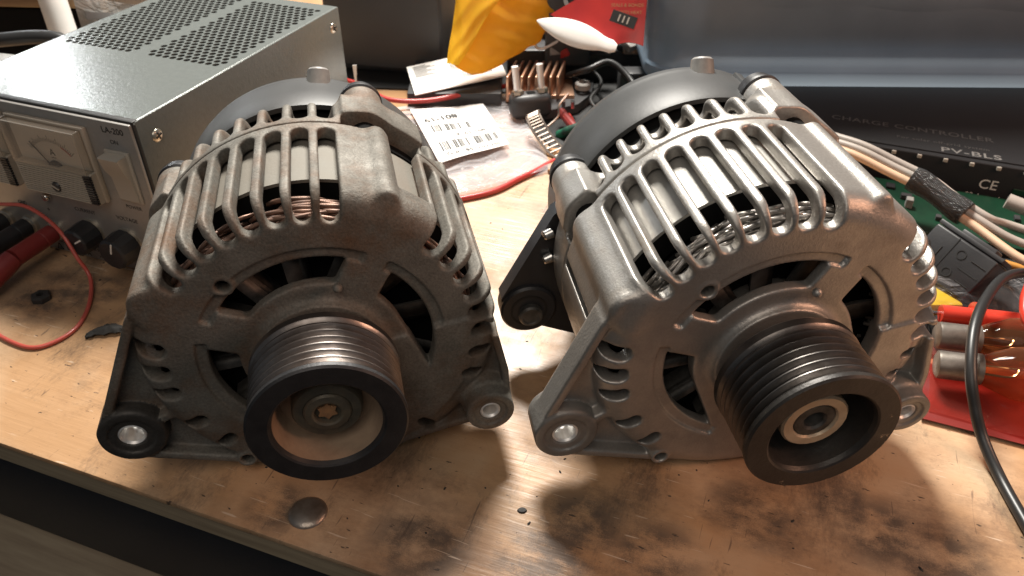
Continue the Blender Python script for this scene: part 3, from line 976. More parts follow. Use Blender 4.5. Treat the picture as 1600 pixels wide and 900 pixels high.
zt = PH
lid = MB()
b1, xe1, ye1 = perforated(-120, -65.5, 74, 179, 4.9, 4.35, 2.0, zt, zt - .8)
b2, xe2, ye2 = perforated(-59, -4.5, 74, 179, 4.9, 4.35, 2.0, zt, zt - .8)
for b in (b1, b2): lid.add(b.v, b.f)


def quad(x0, x1, y0, y1): lid.add([(x0, y0, zt), (x1, y0, zt), (x1, y1, zt), (x0, y1, zt)], [(0, 1, 2, 3)])


quad(-PW + 1.5, -1.5, 1.2, 74); quad(-PW + 1.5, -1.5, ye1, PL - 1)
quad(-PW + 1.5, -120, 74, ye1); quad(xe1, -59, 74, ye1); quad(xe2, -1.5, 74, ye1)
# folded edges
for sx, x in ((1, -1.5), (-1, -PW + 1.5)):
    prof = [(x + sx * 1.5 * math.sin(R(t)), zt - 1.5 + 1.5 * math.cos(R(t))) for t in range(0, 91, 15)]
    vs = [(px_, yy, pz) for px_, pz in prof for yy in (1.2, PL - 1)]
    lid.add(vs, [(2 * k, 2 * k + 1, 2 * k + 3, 2 * k + 2) for k in range(len(prof) - 1)])
lid.build('perforated_lid', M['psu_paint'], cov, 0)
MB().box(-PW + 3, -3, 8, PL - 3, 4, PH - 14).build('lid_hole_shade', M['void'], ps)  # black box added below the lid, painted shade behind the holes
MB().rbox(-PW + .5, -.5, PL - 2, PL + .6, 2, PH - .6, .4, 1).build('rear_panel', M['psu_paint'], ps)
MB().rbox(-PW + .3, -.3, 0.6, 4.5, 1.8, PH + .3, .6, 2).build('panel_gasket', M['psu_edge'], ps)
pn = MB().rbox(-PW + 1.0, -1.0, -1.4, 0.8, 1.2, PH - .9, .5, 2).build('front_panel', M['psu_panel'], ps)
for fx in (-12, -PW + 12):
    for fy in (14, PL - 16):
        MB().cyl((fx, fy, 0), (fx, fy, 4), 5, 6, 16).build('foot', M['black_rubber'], ps)
for (yy, zz) in ((13, 81.5), (180, 82)):
    mt = Matrix.Translation((0, yy, zz)) @ Matrix.Rotation(R(90), 4, 'Y')
    s_ = MB().lathe([(3.4, -.5), (3.4, .25), (2.9, .8), (1.2, 1.3), (1e-3, 1.35)], 24, mt).build('side_screw', M['screw_steel'], ps, 50)
    MB().box(-.45, .45, -2.0, 2.0, .9, 1.5, mt @ Matrix.Rotation(R(20), 4, 'Z')).box(-2, 2, -.45, .45, .9, 1.49, mt @ Matrix.Rotation(R(20), 4, 'Z')).build('cross_slot', M['black'], s_)
# panel maths: u to the left of the right edge, v up; x = -u, y = -1.4 - depth


def PF(u, v, d=0.0):
    return Matrix(((1, 0, 0, -u), (0, 0, -1, -1.4 - d), (0, 1, 0, v), (0, 0, 0, 1)))


def meter(u, unit, needle):
    # housing centre u, 53 wide, 43 high
    f = MB().rbox(-26, 26, -21, 21.5, 0, 3, .8, 2, PF(u, 66.3)).build('meter', M['meter_ribs'], ps)
    MB().rbox(-23.5, 23.5, -2.5, 19.5, 2.6, 3.4, .3, 1, PF(u, 66.3)).build('scale_card', M['meter_face'], f)
    w = MB()
    w.rbox(-24.5, 24.5, -3.0, 20.5, 7.4, 8.4, .5, 2, PF(u, 66.3))
    w.box(-24.5, -23.7, -3, 20.5, 3, 7.5, PF(u, 66.3)); w.box(23.7, 24.5, -3, 20.5, 3, 7.5, PF(u, 66.3)); w.box(-23.7, 23.7, 19.7, 20.5, 3, 7.5, PF(u, 66.3))
    w.build('window', M['meter_window'], f)
    t = MB()
    for k in range(31):
        a = R(140 - 100 * k / 30); r0 = 16.6; r1 = 18.6 if k % 5 else 20.2
        c, s = math.cos(a), math.sin(a)
        t.add([tuple(PF(u, 63.3, 3.5) @ Vector(p)) for p in ((r0 * c + .16 * s, r0 * s - 3.5 - .16 * c, 0), (r1 * c + .16 * s, r1 * s - 3.5 - .16 * c, 0), (r1 * c - .16 * s, r1 * s - 3.5 + .16 * c, 0), (r0 * c - .16 * s, r0 * s - 3.5 + .16 * c, 0))], [(0, 1, 2, 3)])
    t.build('scale_marks', M['ink'], f, 0)
    rd = MB()
    arc = [R(40 + k * 4) for k in range(7)]
    pts = [(16.2 * math.cos(a), 16.2 * math.sin(a) - 3.5, 0) for a in arc] + [(16.9 * math.cos(a), 16.9 * math.sin(a) - 3.5, 0) for a in arc[::-1]]
    rd.add([tuple(PF(u, 63.3, 3.52) @ Vector(p)) for p in pts], [(i, i + 1, 12 - i, 13 - i) for i in range(6)])
    rd.build('red_zone', M['red_ink'], f, 0)
    a = R(needle)
    MB().tube([PF(u, 59.8, 4.6) @ Vector((5 * math.cos(a), 5 * math.sin(a), 0)), PF(u, 59.8, 4.6) @ Vector((19.5 * math.cos(a), 19.5 * math.sin(a), 0))], .35, 6, 0).build('needle', M['ink'], f)
    MB().cyl(PF(u, 60.8, 3.3) @ Vector((0, 0, 0)), PF(u, 60.8, 5.4) @ Vector((0, 0, 0)), 5.2, 5, 24, .4).build('needle_hub', M['black_plastic'], f)
    text_mesh(unit, 5.2, PF(u, 70.4, 3.5), M['ink'], f, 'unit_letter', .05)
    MB().box(-1.6, 1.6, -.2, .2, 0, .05, PF(u, 67.4, 3.45)).build('unit_bar', M['ink'], f)
    rb = MB()
    for k in range(13):
        rb.rbox(-24.5, 24.5, -20 + k * 1.28, -19.3 + k * 1.28, 6.4, 7.6, .2, 1, PF(u, 66.3))
    rb.rbox(-25, 25, -20.6, -2.6, 2.5, 6.7, .5, 1, PF(u, 66.3))
    rb.build('ribbed_cover', M['meter_ribs'], f)
    g = MB()
    for k in range(12):
        g.box(20.6, 25.3, -19.6 + k * 1.4, -18.9 + k * 1.4, 6.5, 8.0, PF(u, 66.3))
    g.build('dark_grip', M['black_plastic'], f)
    s = MB().cyl(PF(u + 1, 52.3, 7) @ Vector((0, 0, 0)), PF(u + 1, 52.3, 8.4) @ Vector((0, 0, 0)), 2.9, 2.7, 20, .4).build('zero_screw', M['black_plastic'], f)
    MB().box(-2.4, 2.4, -.35, .35, 0, .5, PF(u + 1, 52.3, 8.2) @ Matrix.Rotation(R(-25), 4, 'Z')).build('slot', M['ivory'], s)


meter(55, 'A', 128)
meter(111, 'V', 60)
# rocker switch
rk = MB().rbox(-7.6, 7.6, -14.5, 14.5, 0, 1.4, .5, 2, PF(13.6, 63)).build('power_switch', M['ivory'], ps)
mb = MB()
prof = [(-14, 1.2), (-14, 2.2), (0, 3.0), (5, 5.6), (13.6, 7.6), (14, 6.8), (14, 1.2)]
vs = [tuple(PF(13.6, 63) @ Vector((x, v * .93, d))) for x in (-6.2, 6.2) for v, d in prof]
k = len(prof)
mb.add(vs, [tuple(range(k)), tuple(range(k, 2 * k))[::-1]] + [(i, k + i, k + (i + 1) % k, (i + 1) % k) for i in range(k)])
mb.build('rocker', M['ivory'], rk, 30)
scw = MB().cyl(PF(76, 38.6) @ Vector((0, 0, 0)), PF(76, 38.6) @ Vector((0, 0, 3)), 2.6, 2.2, 20, .5).build('adjuster_screw', M['steel'], ps)


def knob(u, v, rad, ang):
    n = MB().lathe([(rad * .92, 0), (rad * .92, 1.4)], 32, PF(u, v)).lathe([(1e-3, 1.4), (rad * .92, 1.4)], 32, PF(u, v)).build('control_knob', M['screw_steel'], ps)
    mb = MB()
    prof = []
    for rr, d in ((rad * .98, 1.8), (rad, 3), (rad * .93, 12.6), (rad * .8, 13.6), (1e-3, 13.6)): prof.append((rr, d))
    n = MB().lathe(prof, 12, PF(u, v), phase=.2).build('knob_cap', M['black_plastic'], n, 20)
    MB().box(1.5, rad * .86, -.45, .45, 13.5, 13.9, PF(u, v) @ Matrix.Rotation(R(ang), 4, 'Z')).build('pointer_line', M['ink_white'], n)


knob(52, 21.0, 8.6, -28 + 60)
knob(27, 19.5, 9.6, 70)


def post(u, v, colour, plug_mat, plug_tip):
    p = MB().lathe([(5.6, 0), (5.6, 2), (4.6, 2.6), (4.6, 4)], 24, PF(u, v)).build('binding_post', M['screw_steel'], ps)
    MB().lathe([(4.4, 3), (5.2, 3.6), (5.2, 11), (4.4, 11.8), (1e-3, 11.8)], 16, PF(u, v)).build('post_cap', colour, p, 30)


post(117, 15.5, M['black_plastic'], None, None)
post(99, 15.5, M['black_plastic'], None, None)
post(80, 15.5, M['dark_red_plastic'], None, None)
for s_, u, v, z_, sp in (('LA-200', 12.5, 88.0, 4.6, 1.0), ('ON', 13.6, 81.8, 3.2, 1.0), ('POWER', 15, 44.2, 3.0, 1.0), ('VOLTAGE', 23, 35.2, 3.2, 1.0), ('CURRENT', 52, 34.2, 3.2, 1.0),
                         ('GND', 99, 29.5, 3.0, 1.0), ('+', 80, 29, 4.0, 1.0), ('-', 117, 29, 4.0, 1.0), ('REGULATED DC POWER SUPPLY', 64, 8.0, 2.5, 1.0),
                         ('LAMBDA', 69, 3.9, 4.2, 1.15), ('MADE IN JAPAN', 46, 3.6, 2.2, 1.0)):
    text_mesh(s_, z_, PF(u, v, .06), M['ink'], pn, 'lettering', .06 if s_ in ('LAMBDA', 'LA-200') else 0, .05, sp)
lg = MB()
tri = [(-2.2, -1.8), (2.2, -1.8), (0, 2.2)]
for k in range(3):
    a, b = Vector((*tri[k], 0)), Vector((*tri[(k + 1) % 3], 0))
    lg.tube([PF(83, 4.0, .1) @ a, PF(83, 4.0, .1) @ b], .22, 5, 0)
lg.box(-.9, .9, -1.0, -.6, 0, .1, PF(83, 4.0, .05)).build('maker_emblem', M['ink'], pn, 0)

# ---------------------------------------------------------------- leads at the power supply
pm = ps.matrix_basis.copy()


def pw(u, v, d): return (Matrix.Translation((-182, 347.5, 0)) @ Matrix.Rotation(PA, 4, 'Z')) @ (PF(u, v, d) @ Vector((0, 0, 0)))


def plug(root, u, v, m, tip, drop, wire_m, wire_pts, wr):
    p0, p1, p2 = pw(u, v, 12), pw(u, v, 30), pw(u + tip, v - drop, 64)
    body = MB().tube([p0, p1], 5.2, 16, 0).build('plug_collar', m, root, 40)
    MB().tube([p1, p1.lerp(p2, .3), p1.lerp(p2, .7), p2], 5.4, 14, 4, lambda t: 1.0 + .25 * math.sin(t * PI) - .25 * t).build('plug_handle', m if m is M['black_plastic'] else M['dark_red_plastic'], root, 40)
    MB().tube(wire_pts, wr, 10, 8).build('wire', wire_m, root, 60)


t = thing('test_lead', 'red banana plug with thin salmon wire looping over the bench beside the power supply', 'test lead', pw(80, 0, 20))
mi = Matrix.Translation(-pw(80, 0, 20))


def rel(o):
    """move a child built in world millimetres under its root without shifting it"""
    for c in o.children:
        c.matrix_parent_inverse = o.matrix_basis.inverted()
    return o


plug(t, 80, 15.5, M['dark_red_plastic'], 4, 10, M['salmon_wire'],
     [(-300, 383, 27), (-282, 377, 31), (-268, 372, 33), (-254, 364, 31), (-242, 355, 26), (-235, 349, 15), (-229, 344, 4), (-222, 323, 1.2), (-221.5, 303, 1.2), (-233, 291, 1.2), (-250, 296, 1.2), (-275, 312, 1.2), (-310, 330, 1.2)], 1.1)
rel(t)
t = thing('test_lead', 'black banana plug in the earth post at the left picture edge', 'test lead', pw(99, 0, 20))
plug(t, 99, 15.5, M['black_plastic'], 6, 4, M['black_rubber'], [pw(108, 11, 64), pw(120, 8, 82), pw(150, 3, 98), pw(190, 3, 105)], 2.0)
rel(t)
t = thing('test_lead', 'second black plug left of the earth post, cut by the picture edge', 'test lead', pw(117, 0, 20))
plug(t, 117, 15.5, M['black_plastic'], 6, 4, M['black_rubber'], [pw(126, 11, 64), pw(140, 8, 80), pw(170, 3, 90), pw(210, 3, 95)], 2.0)
rel(t)

# small things on the bench
o = MB().lathe([(2.0, 0), (5.2, 0), (5.2, 2.6), (4.4, 3.4), (2.0, 3.4)], 6, None, True).build('hex_nut', M['debris'], None, 20)
o.location = Vector((-250.5, 331, 0)) * S
tag(o, 'small dark hex nut on the bench inside the salmon wire loop', 'nut')
rng = random.Random(4)
mb = MB(); mb.sheet(lambda u, v: (-10 + 20 * u, 3.2 * math.sin(u * 3.0) - 2 + 5 * (v - .5) * (.5 + math.sin(u * PI)) + rng.uniform(-.7, .7), 1.2 + 2.2 * math.sin(u * PI) * math.sin(v * PI) + rng.uniform(-.3, .5)), 14, 5, 1.2)
o = mb.build('rubber_scrap', M['debris'], None, 50); o.location = (-.2035, .303, 0.0006); o.rotation_euler = (0, 0, R(8))
tag(o, 'curled black rubber scrap on the bench left of the dusty alternator', 'scrap')
o = MB().lathe([(1e-3, .9), (1.6, .7), (2.0, 0), (1e-3, 0)], 14).build('wood_chip', M['debris']); o.location = (0.004, .195, 0); o.scale = (1, .7, 1)
tag(o, 'tiny dark speck of grit on the pale bench between the alternators', 'grit')

rng = random.Random(31)
mb = MB()
for k in range(420):
    x, y = rng.uniform(-300, 240), rng.uniform(140, 470)
    rr = rng.choice((.18, .22, .3, .3, .45, .6)) * rng.uniform(.7, 1.2); a = rng.uniform(0, 6.28); e = rng.uniform(1, 2.2)
    if (Vector((x, y, 0)) - E0).dot(ev) < 2: continue
    pts = [(x + rr * e * math.cos(a) * math.cos(q) - rr * math.sin(a) * math.sin(q), y + rr * e * math.sin(a) * math.cos(q) + rr * math.cos(a) * math.sin(q)) for q in (0, 1.2, 2.4, 3.6, 5.0)]
    mb.add([(px_, py_, 0) for px_, py_ in pts] + [(x, y, rr * .9)], [(i, (i + 1) % 5, 5) for i in range(5)])
tag(mb.build('bench_grit', M['debris'], None, 0), 'fine dark grit and filings strewn over the bench top', 'grit', kind='stuff')

# ---------------------------------------------------------------- clear parts bag with its label
bgA, bgB, bgC, bgD = Vector((-100, 562, 4)), Vector((-3, 593, 4)), Vector((28, 471, 3)), Vector((-66, 420, 3))


def bag_pt(u, v, z=0):
    p = bgD.lerp(bgC, u).lerp(bgA.lerp(bgB, u), v)
    w = (1 - (2 * u - 1) ** 6) * (1 - (2 * v - 1) ** 6)
    return Vector((p.x, p.y, p.z + z + w * (2.4 + 1.5 * math.sin(9 * u + 4 * v) * math.sin(7 * v - 3 * u) + .8 * math.sin(23 * u - 9 * v))))


t = thing('parts_bag', 'clear crumpled plastic bag with a white barcode label beside the dusty alternator', 'bag', (-35, 500, 0))
MB().sheet(lambda u, v: bag_pt(u, v), 60, 60).build('top_film', M['clear_bag'], t, 60)
MB().sheet(lambda u, v: tuple(bgD.lerp(bgC, u).lerp(bgA.lerp(bgB, u), v) + Vector((0, 0, -2.2))), 4, 4).build('bottom_film', M['clear_bag'], t)


def lab_pt(u, v, z=0):
    a, b, c, d = Vector((-76, 549)), Vector((-22, 560)), Vector((-2, 495)), Vector((-48, 466))
    p = d.lerp(c, u).lerp(a.lerp(b, u), v)
    return Vector((p.x, p.y, 9.2 + z + .5 * math.sin(5 * u + 2 * v)))


lb = MB().sheet(lambda u, v: lab_pt(u, v), 16, 16, .25).build('label', M['paper'], t)
lx = lab_pt(1, .3) - lab_pt(0, .3); ly = lab_pt(.4, 1) - lab_pt(.4, 0)


def lab_text(s_, u, v, size, m=M['ink'], bold=0.0):
    text_mesh(s_, size, frame(lab_pt(u, v, .45), lx, ly), m, lb, 'lettering', bold, .03)


lab_text('61-108', .33, .76, 9.2, M['ink'], .16)
lab_text('mi: 19161 108', .50, .39, 6.0, M['ink'])
lab_text('G # 1857102 MS', .52, .07, 5.8, M['ink'])
for (u0, u1, v0, v1) in ((.14, .66, .50, .64), (.12, .92, .15, .31)):
    bc = MB(); rng = random.Random(9)
    u = u0
    while u < u1:
        w = rng.choice((.007, .007, .012, .02))
        a, b, c, d = lab_pt(u, v0, .32), lab_pt(u + w, v0, .32), lab_pt(u + w, v1, .32), lab_pt(u, v1, .32)
        bc.add([a, b, c, d], [(0, 1, 2, 3)])
        u += w + rng.choice((.008, .012, .02))
    bc.build('barcode', M['ink'], lb, 0)
rel(t)
# red wire passing behind and round the bag
o = MB().tube([(-150, 610, 12), (-128, 592, 14), (-114, 579, 15), (-94, 560, 13), (-67, 559, 12), (-39, 568, 13), (-16, 583, 12), (6, 596, 8), (30, 585, 3), (45, 545, 2), (40, 500, 2), (20, 473, 2), (5, 458, 2), (-14, 440, 2), (-45, 428, 2), (-80, 420, 2)], 1.9, 10, 8).build('red_wire', M['red_wire'], None, 60)
tag(o, 'long red wire curving round the clear parts bag behind the dusty alternator', 'wire')

# ---------------------------------------------------------------- things along the back, left to right
t = thing('timber_offcut', 'brown timber strip at the top left corner behind the power supply', 'timber', (-395, 640, 0), R(-4))
MB().rbox(-80, 60, -12, 12, 60, 72, 1, 2).build('strip', M['brown_wood'], t)
MB().rbox(-80, 60, -8, 14, 0, 58, 1, 2).build('shade_block', M['void'], t)  # block painted black to stand for the shade below the strip
o = MB().tube([(-340, 590, 0), (-346, 603, 40), (-353, 616, 80)], 10.0, 24, 4).build('white_tube', M['white_plastic']); o['label'] = 'white plastic tube leaning upright behind the power supply'; o['category'] = 'tube'
o = MB().rbox(-340, -250, 672, 676, 0, 120, .5, 1).build('beige_panel', M['beige']); tag(o, 'plain beige board standing behind the clear antistatic bag', 'board')
t = thing('antistatic_bag', 'grey see-through bag with dark printed lines behind the perforated lid', 'bag', (-265, 560, 0))
def ab(u, v): return (-318 + 95 * u, 572 + 60 * u + 12 * v + 2.2 * math.sin(11 * u + 5 * v), 3 + 78 * v - 30 * u * v + 2 * math.sin(8 * v + 9 * u))
M['silver_bag'] = film('grey_static_film', (0.75, 0.75, 0.74), (0.42, 0.42, 0.40), 0.35, 0.25)
MB().sheet(ab, 24, 20, .4).build('film', M['silver_bag'], t)
pr = MB()
for (v0, v1, u0, u1) in ((.80, .86, .05, .42), (.70, .73, .06, .30), (.63, .655, .06, .36)):
    f = lambda u, v: Vector(ab(u0 + (u1 - u0) * u, v0 + (v1 - v0) * v)) + Vector((.3, -.8, .3))
    pr.sheet(lambda u, v: f(u, v), 8, 2)
pr.build('printed_lines', M['ink_grey'], t)
rel(t)
o = MB().tube([(-450, 556, 55), (-400, 557, 57), (-367, 558, 59), (-342, 561, 60), (-325, 562, 57), (-316, 556, 46)], 5.0, 14, 6).build('black_cable', M['black_rubber']); tag(o, 'thick black cable lying behind the power supply at the left edge', 'cable')
t = thing('grey_adapter', 'small pale grey adapter block beside the power supply at the left edge', 'adapter', (-352, 530, 0), R(-15))
MB().rbox(-16, 10, -8, 12, 0, 55, 2, 2).build('body', M['nub_plastic'], t); MB().rbox(11, 24, -6, 12, 0, 51, 1.5, 2).build('plug_end', M['peach_wire'], t)

# charcoal case
t = thing('charcoal_case', 'large charcoal plastic case behind the power supply and left alternator', 'case', (-95, 640, 0), R(-10))
mb = MB()
mb.rbox(-62, 38, 0, 120, 0, 130, 6, 4)
mb.build('body', M['case'], t)
MB().sheet(lambda u, v: (-56 + 92 * u, -1.0 - 3.0 * math.sin(PI * u) - 1.5 * math.sin(4 * v + 2 * u), 8 + 116 * v), 24, 16, 2).build('curved_front', M['case'], t, 60)
o = MB().sheet(lambda u, v: (-118 + 5 * v * (1 - u) + 2 * u, 560 - 6 * v, 2 + 40 * v), 3, 12, .4).build('cable_tie', M['white_plastic']); tag(o, 'white cable tie end standing behind the left alternator cap', 'cable tie')

# white carton card
t = thing('product_card', 'white printed card with a small barcode under the yellow mailer', 'card', (-44, 600, 0))
ca, cb, cc, cd = Vector((-84, 606, 20)), Vector((-15, 638, 24)), Vector((-4, 590, 20)), Vector((-73, 561, 16))
cf = lambda u, v: cd.lerp(cc, u).lerp(ca.lerp(cb, u), v)
bd = MB().sheet(lambda u, v: tuple(cf(u, v)), 6, 6, .8).build('board', M['paper'], t)
pr = MB(); rng = random.Random(2)
u = .55
while u < .86:
    w = rng.choice((.006, .01)); z = Vector((0, 0, .35))
    pr.add([cf(u, .22) + z, cf(u + w, .22) + z, cf(u + w, .42) + z, cf(u, .42) + z], [(0, 1, 2, 3)]); u += w + rng.choice((.007, .011))
pr.build('barcode', M['ink'], bd, 0)
pr = MB()
for k in range(9):
    v = .55 + .045 * k; z = Vector((0, 0, .35))
    for a, b in ((.06, .30), (.45, .9)):
        pr.add([cf(a, v) + z, cf(b - .05 * (k % 3), v) + z, cf(b - .05 * (k % 3), v + .016) + z, cf(a, v + .016) + z], [(0, 1, 2, 3)])
pr.build('small_print', M['ink_grey'], bd, 0)
rel(t)
o = MB().rbox(-80, -8, 566, 640, 0, 15, 1, 2).build('carton', M['module_plastic']); tag(o, 'low dark carton under the white printed card', 'carton')

# yellow padded mailer
def bulge(spine, crumple=0.0):
    mb = MB()
    vs, fs = [], []
    k = 28
    for j, (c, ax_, bx) in enumerate(spine):
        for i in range(k):
            a = 2 * PI * i / k
            e = 0.8
            ca_, sa = math.cos(a), math.sin(a)
            g = 1 + crumple * (abs(math.sin(a * 2.5 + j * .55)) + abs(math.sin(a * 1.5 - j * .8 + 1)) - 1.2)
            vs.append(c + (ax_ * math.copysign(abs(ca_) ** e, ca_)) * (1 + .12 * (g - 1)) + bx * math.copysign(abs(sa) ** e, sa) * g)
    m = len(spine)
    for j in range(m - 1):
        for i in range(k):
            i2 = (i + 1) % k
            fs.append((j * k + i, j * k + i2, (j + 1) * k + i2, (j + 1) * k + i))
    fs.append(tuple(range(k))[::-1]); fs.append(tuple((m - 1) * k + i for i in range(k)))
    return mb.add(vs, fs)


sp = []
for j in range(22):
    tt = j / 21
    c = Vector((-37, 577, 31)).lerp(Vector((21, 622, 91)), tt)
    w = 14 + 16 * min(1, tt * 2.0) + 8 * tt
    if j == 0: w *= .7
    if j == 1: w *= .93
    sp.append((c, Vector((.80, .06, -.52)).normalized() * w * (1 + .025 * math.sin(j * 1.9)), Vector((.1, .9, .1)).normalized() * (4.5 + 5.5 * min(1, tt * 3)) * (1 + .05 * math.sin(j * 2.3))))
t = thing('padded_mailer', 'folded yellow padded mailer lying over the white printed card', 'mailer', (-20, 580, 0))
MB.build(bulge(sp, .30), 'envelope', M['yellow_dark'], t, 70)
fl_ = MB().sheet(lambda u, v: Vector((-48, 571, 38)).lerp(Vector((-36, 610, 104)), u).lerp(Vector((-40, 566, 38)).lerp(Vector((7, 601, 102)), u), v) + Vector((0, -4.5 - 3.5 * math.sin(v * PI) + 1.8 * abs(math.sin(5 * u + 4 * v)) + 1.2 * abs(math.sin(9 * u - 6 * v)), 1.2 * math.sin(11 * u + 3 * v))), 44, 22, .7)
fl_.build('folded_flap', M['yellow'], t, 60)
rel(t)

# sealant pouch: white tip on a red printed body
t = thing('sealant_pouch', 'white tipped red printed pouch lying across the clutter', 'pouch', (60, 560, 0))
sp = []
for j in range(18):
    tt = j / 17
    c = Vector((18, 570, 69)).lerp(Vector((72, 536, 61)), tt)
    w = .5 + 8.5 * math.sin(min(1, tt * 1.18) * PI * .86) ** .8
    if j == 17: w *= .6
    sp.append((c, Vector((.3, .5, .75)).normalized() * w, Vector((.1, -.8, .35)).normalized() * w * .55))
MB.build(bulge(sp), 'white_end', M['white_plastic'], t, 70)
MB().sheet(lambda u, v: Vector((28, 580, 70)).lerp(Vector((93, 556, 76)), u).lerp(Vector((66, 542, 58)).lerp(Vector((91, 536, 62)), u), 1 - v) + Vector((0, 0, 4 * math.sin(u * 3) + 30 * u * v)), 20, 12, 1.2).build('red_body', M['red_pack'], t, 60)
rp = frame((84, 548, 82), (1, -.3, .12), (.3, .45, .6))
for k, s_ in enumerate(('LONGLIFE', 'SEALS & BONDS', '- RESISTS HEAT')):
    text_mesh(s_, 3.2, frame(Vector((80, 553, 90)) + Vector((-.5, -3, -4)) * k, (1, -.35, .1), (0, .5, .9)), M['cream_bead'], t, 'lettering', 0, .03)
bx = MB().box(-9, 9, -4, 4, 0, .3, frame((77, 545, 78), (1, -.35, -.25), (0, .5, .9))).build('printed_box', M['black'], t)
for k in range(3):
    MB().box(-.5, .5, -2.4, 2.4, .2, .5, frame(Vector((77, 545, 78)) + Vector((-3 + 3 * k, 1 - k, .7 - .7 * k)), (1, -.35, -.25), (0, .5, .9))).build('printed_mark', M['ivory'], bx)
rel(t)

# bracket with an eyelet, top centre
t = thing('metal_bracket', 'dark grey bracket with a round eyelet at the top edge above the pouch', 'bracket', (46, 610, 0))
MB().rbox(26, 62, 606, 614, 20, 78, 3, 3).build('plate', M['case'], t)
MB().lathe([(4.5, 0), (7.5, 0), (7.5, 2), (4.5, 2)], 24, Matrix.Translation((46, 602, 74)) @ Matrix.Rotation(R(65), 4, 'X'), True).build('eyelet', M['nub_plastic'], t)
rel(t)

# rectifier module: finned heat sink, moulded block, two studs
t = thing('rectifier_module', 'copper tinted finned rectifier with two bright studs on a black block', 'rectifier', (20, 560, 0))
hs = MB().rbox(-5, 48, 570, 602, 6, 12, 1, 2, ).build('heatsink_base', M['copper_fin'], t)
for k in range(8):
    x = -1 + 5.4 * k
    MB().rbox(-.9, .9, -17, 17, -1, 16, .4, 2, Matrix.Translation((x + 1, 583, 12)) @ Matrix.Rotation(R(-12), 4, 'Z')).build('fin', M['copper_fin'], t, 40)
blk = MB().rbox(-16, 15, -8, 8, 4, 22, 5, 4, Matrix.Translation((14, 551, 0)) @ Matrix.Rotation(R(14), 4, 'Z')).build('moulded_block', M['module_plastic'], t)
MB().rbox(-3.2, 3.2, -2.6, 2.6, 21.8, 22.4, .3, 1, Matrix.Translation((14, 551, 0)) @ Matrix.Rotation(R(14), 4, 'Z')).build('socket', M['void'], blk)
for x, y in ((4.5, 549), (22.5, 554)):
    st = MB().tube([(x, y, 18), (x - 2.5, y + 2, 42)], 2.5, 16, 0).build('stud', M['bush_steel'], t)
    MB().cyl((x, y, 21.5), (x - .4, y + .3, 24.5), 4.6, 4.4, 6, .4).build('stud_nut', M['screw_steel'], t, 20)
plt = MB().prism([(20, 545), (50, 560), (62, 580), (66, 606), (50, 612), (8, 600)], 2, 9).build('carrier_plate', M['module_plastic'], t)
MB().lathe([(3.2, 9), (6, 9), (6, 13), (5, 14), (3.2, 14)], 24, Matrix.Translation((55, 583, 3)), True).build('eyelet', M['nub_plastic'], t)
for x in (37, 44): MB().rbox(x, x + 3, 553, 557, 8, 14, .4, 1).build('terminal', M['steel'], t)
rel(t)

# hose clamp
t = thing('hose_clamp', 'slotted steel hose clamp band between the parts bag and the right alternator', 'hose clamp', (25, 505, 0))
hc = MB()
P0 = [Vector(p) for p in ((15, 522, 19), (15, 514, 20), (18, 506, 17), (24, 497, 11), (32, 487, 6), (44, 476, 3))]
rails = []
for s in (-1, 1):
    hc.tube([p + Vector((4.3, 1.2, 1.5)) * s for p in P0], 1.0, 6, 5)
cnt = 18
for k in range(cnt):
    q = k / (cnt - 1) * (len(P0) - 1.001); i = int(q); p = P0[i].lerp(P0[i + 1], q - i)
    hc.tube([p - Vector((4.3, 1.2, 1.5)), p + Vector((4.3, 1.2, 1.5))], .75, 5, 0)
hc.build('slotted_band', M['steel_dark'], t)
rel(t)
o = MB().tube([(24, 520, 8), (33, 527, 14), (34, 533, 20), (41, 540, 26)], .8, 8, 6).build('bent_wire', M['steel_dark']); tag(o, 'thin bent steel wire above the hose clamp', 'wire')
o = MB().tube([(34, 522, 2), (42, 516, 9), (52, 517, 12), (66, 530, 8), (84, 560, 8), (92, 600, 8)], 3.4, 14, 8).build('green_cord', M['green_rope']); tag(o, 'green braided cord running under the clutter behind the right alternator', 'cord')
o = MB().tube([(36, 540, 12), (48, 508, 9), (58, 490, 3)], 3.2, 10, 5).build('brown_tube', M['dark_red_plastic']); tag(o, 'dark red tube beside the green cord', 'tube')
o = MB().rbox(24, 44, 468, 500, 1.6, 3, .3, 1).build('orange_card', M['cream_bead']); tag(o, 'small orange card lying flat under the end of the hose clamp', 'card')

# dark clutter filling the back: a black tray of odds and ends
t = thing('parts_tray', 'black plastic tray of dark odds and ends behind the rectifier', 'tray', (40, 640, 0))
MB().rbox(-4, 112, 622, 700, 0, 28, 3, 2).build('tray_body', M['black_plastic'], t)
rng = random.Random(21)
for k in range(46):
    x, y = rng.uniform(0, 108), rng.uniform(612, 695)
    mt = Matrix.Translation((x, y, 28 + rng.uniform(0, 18) + max(0, y - 650) * .5)) @ Matrix.Rotation(rng.uniform(0, 6), 4, 'Z') @ Matrix.Rotation(rng.uniform(-.5, .5), 4, 'X')
    MB().rbox(-rng.uniform(5, 13), rng.uniform(5, 13), -rng.uniform(3, 8), rng.uniform(3, 8), -3, rng.uniform(2, 7), 1, 2, mt).build('scrap_piece', rng.choice((M['module_plastic'], M['black_plastic'], M['case'], M['nub_plastic'], M['black_plastic'], M['red_pack'], M['steel_dark'], M['white_plastic'], M['module_plastic'])), t)
rel(t)

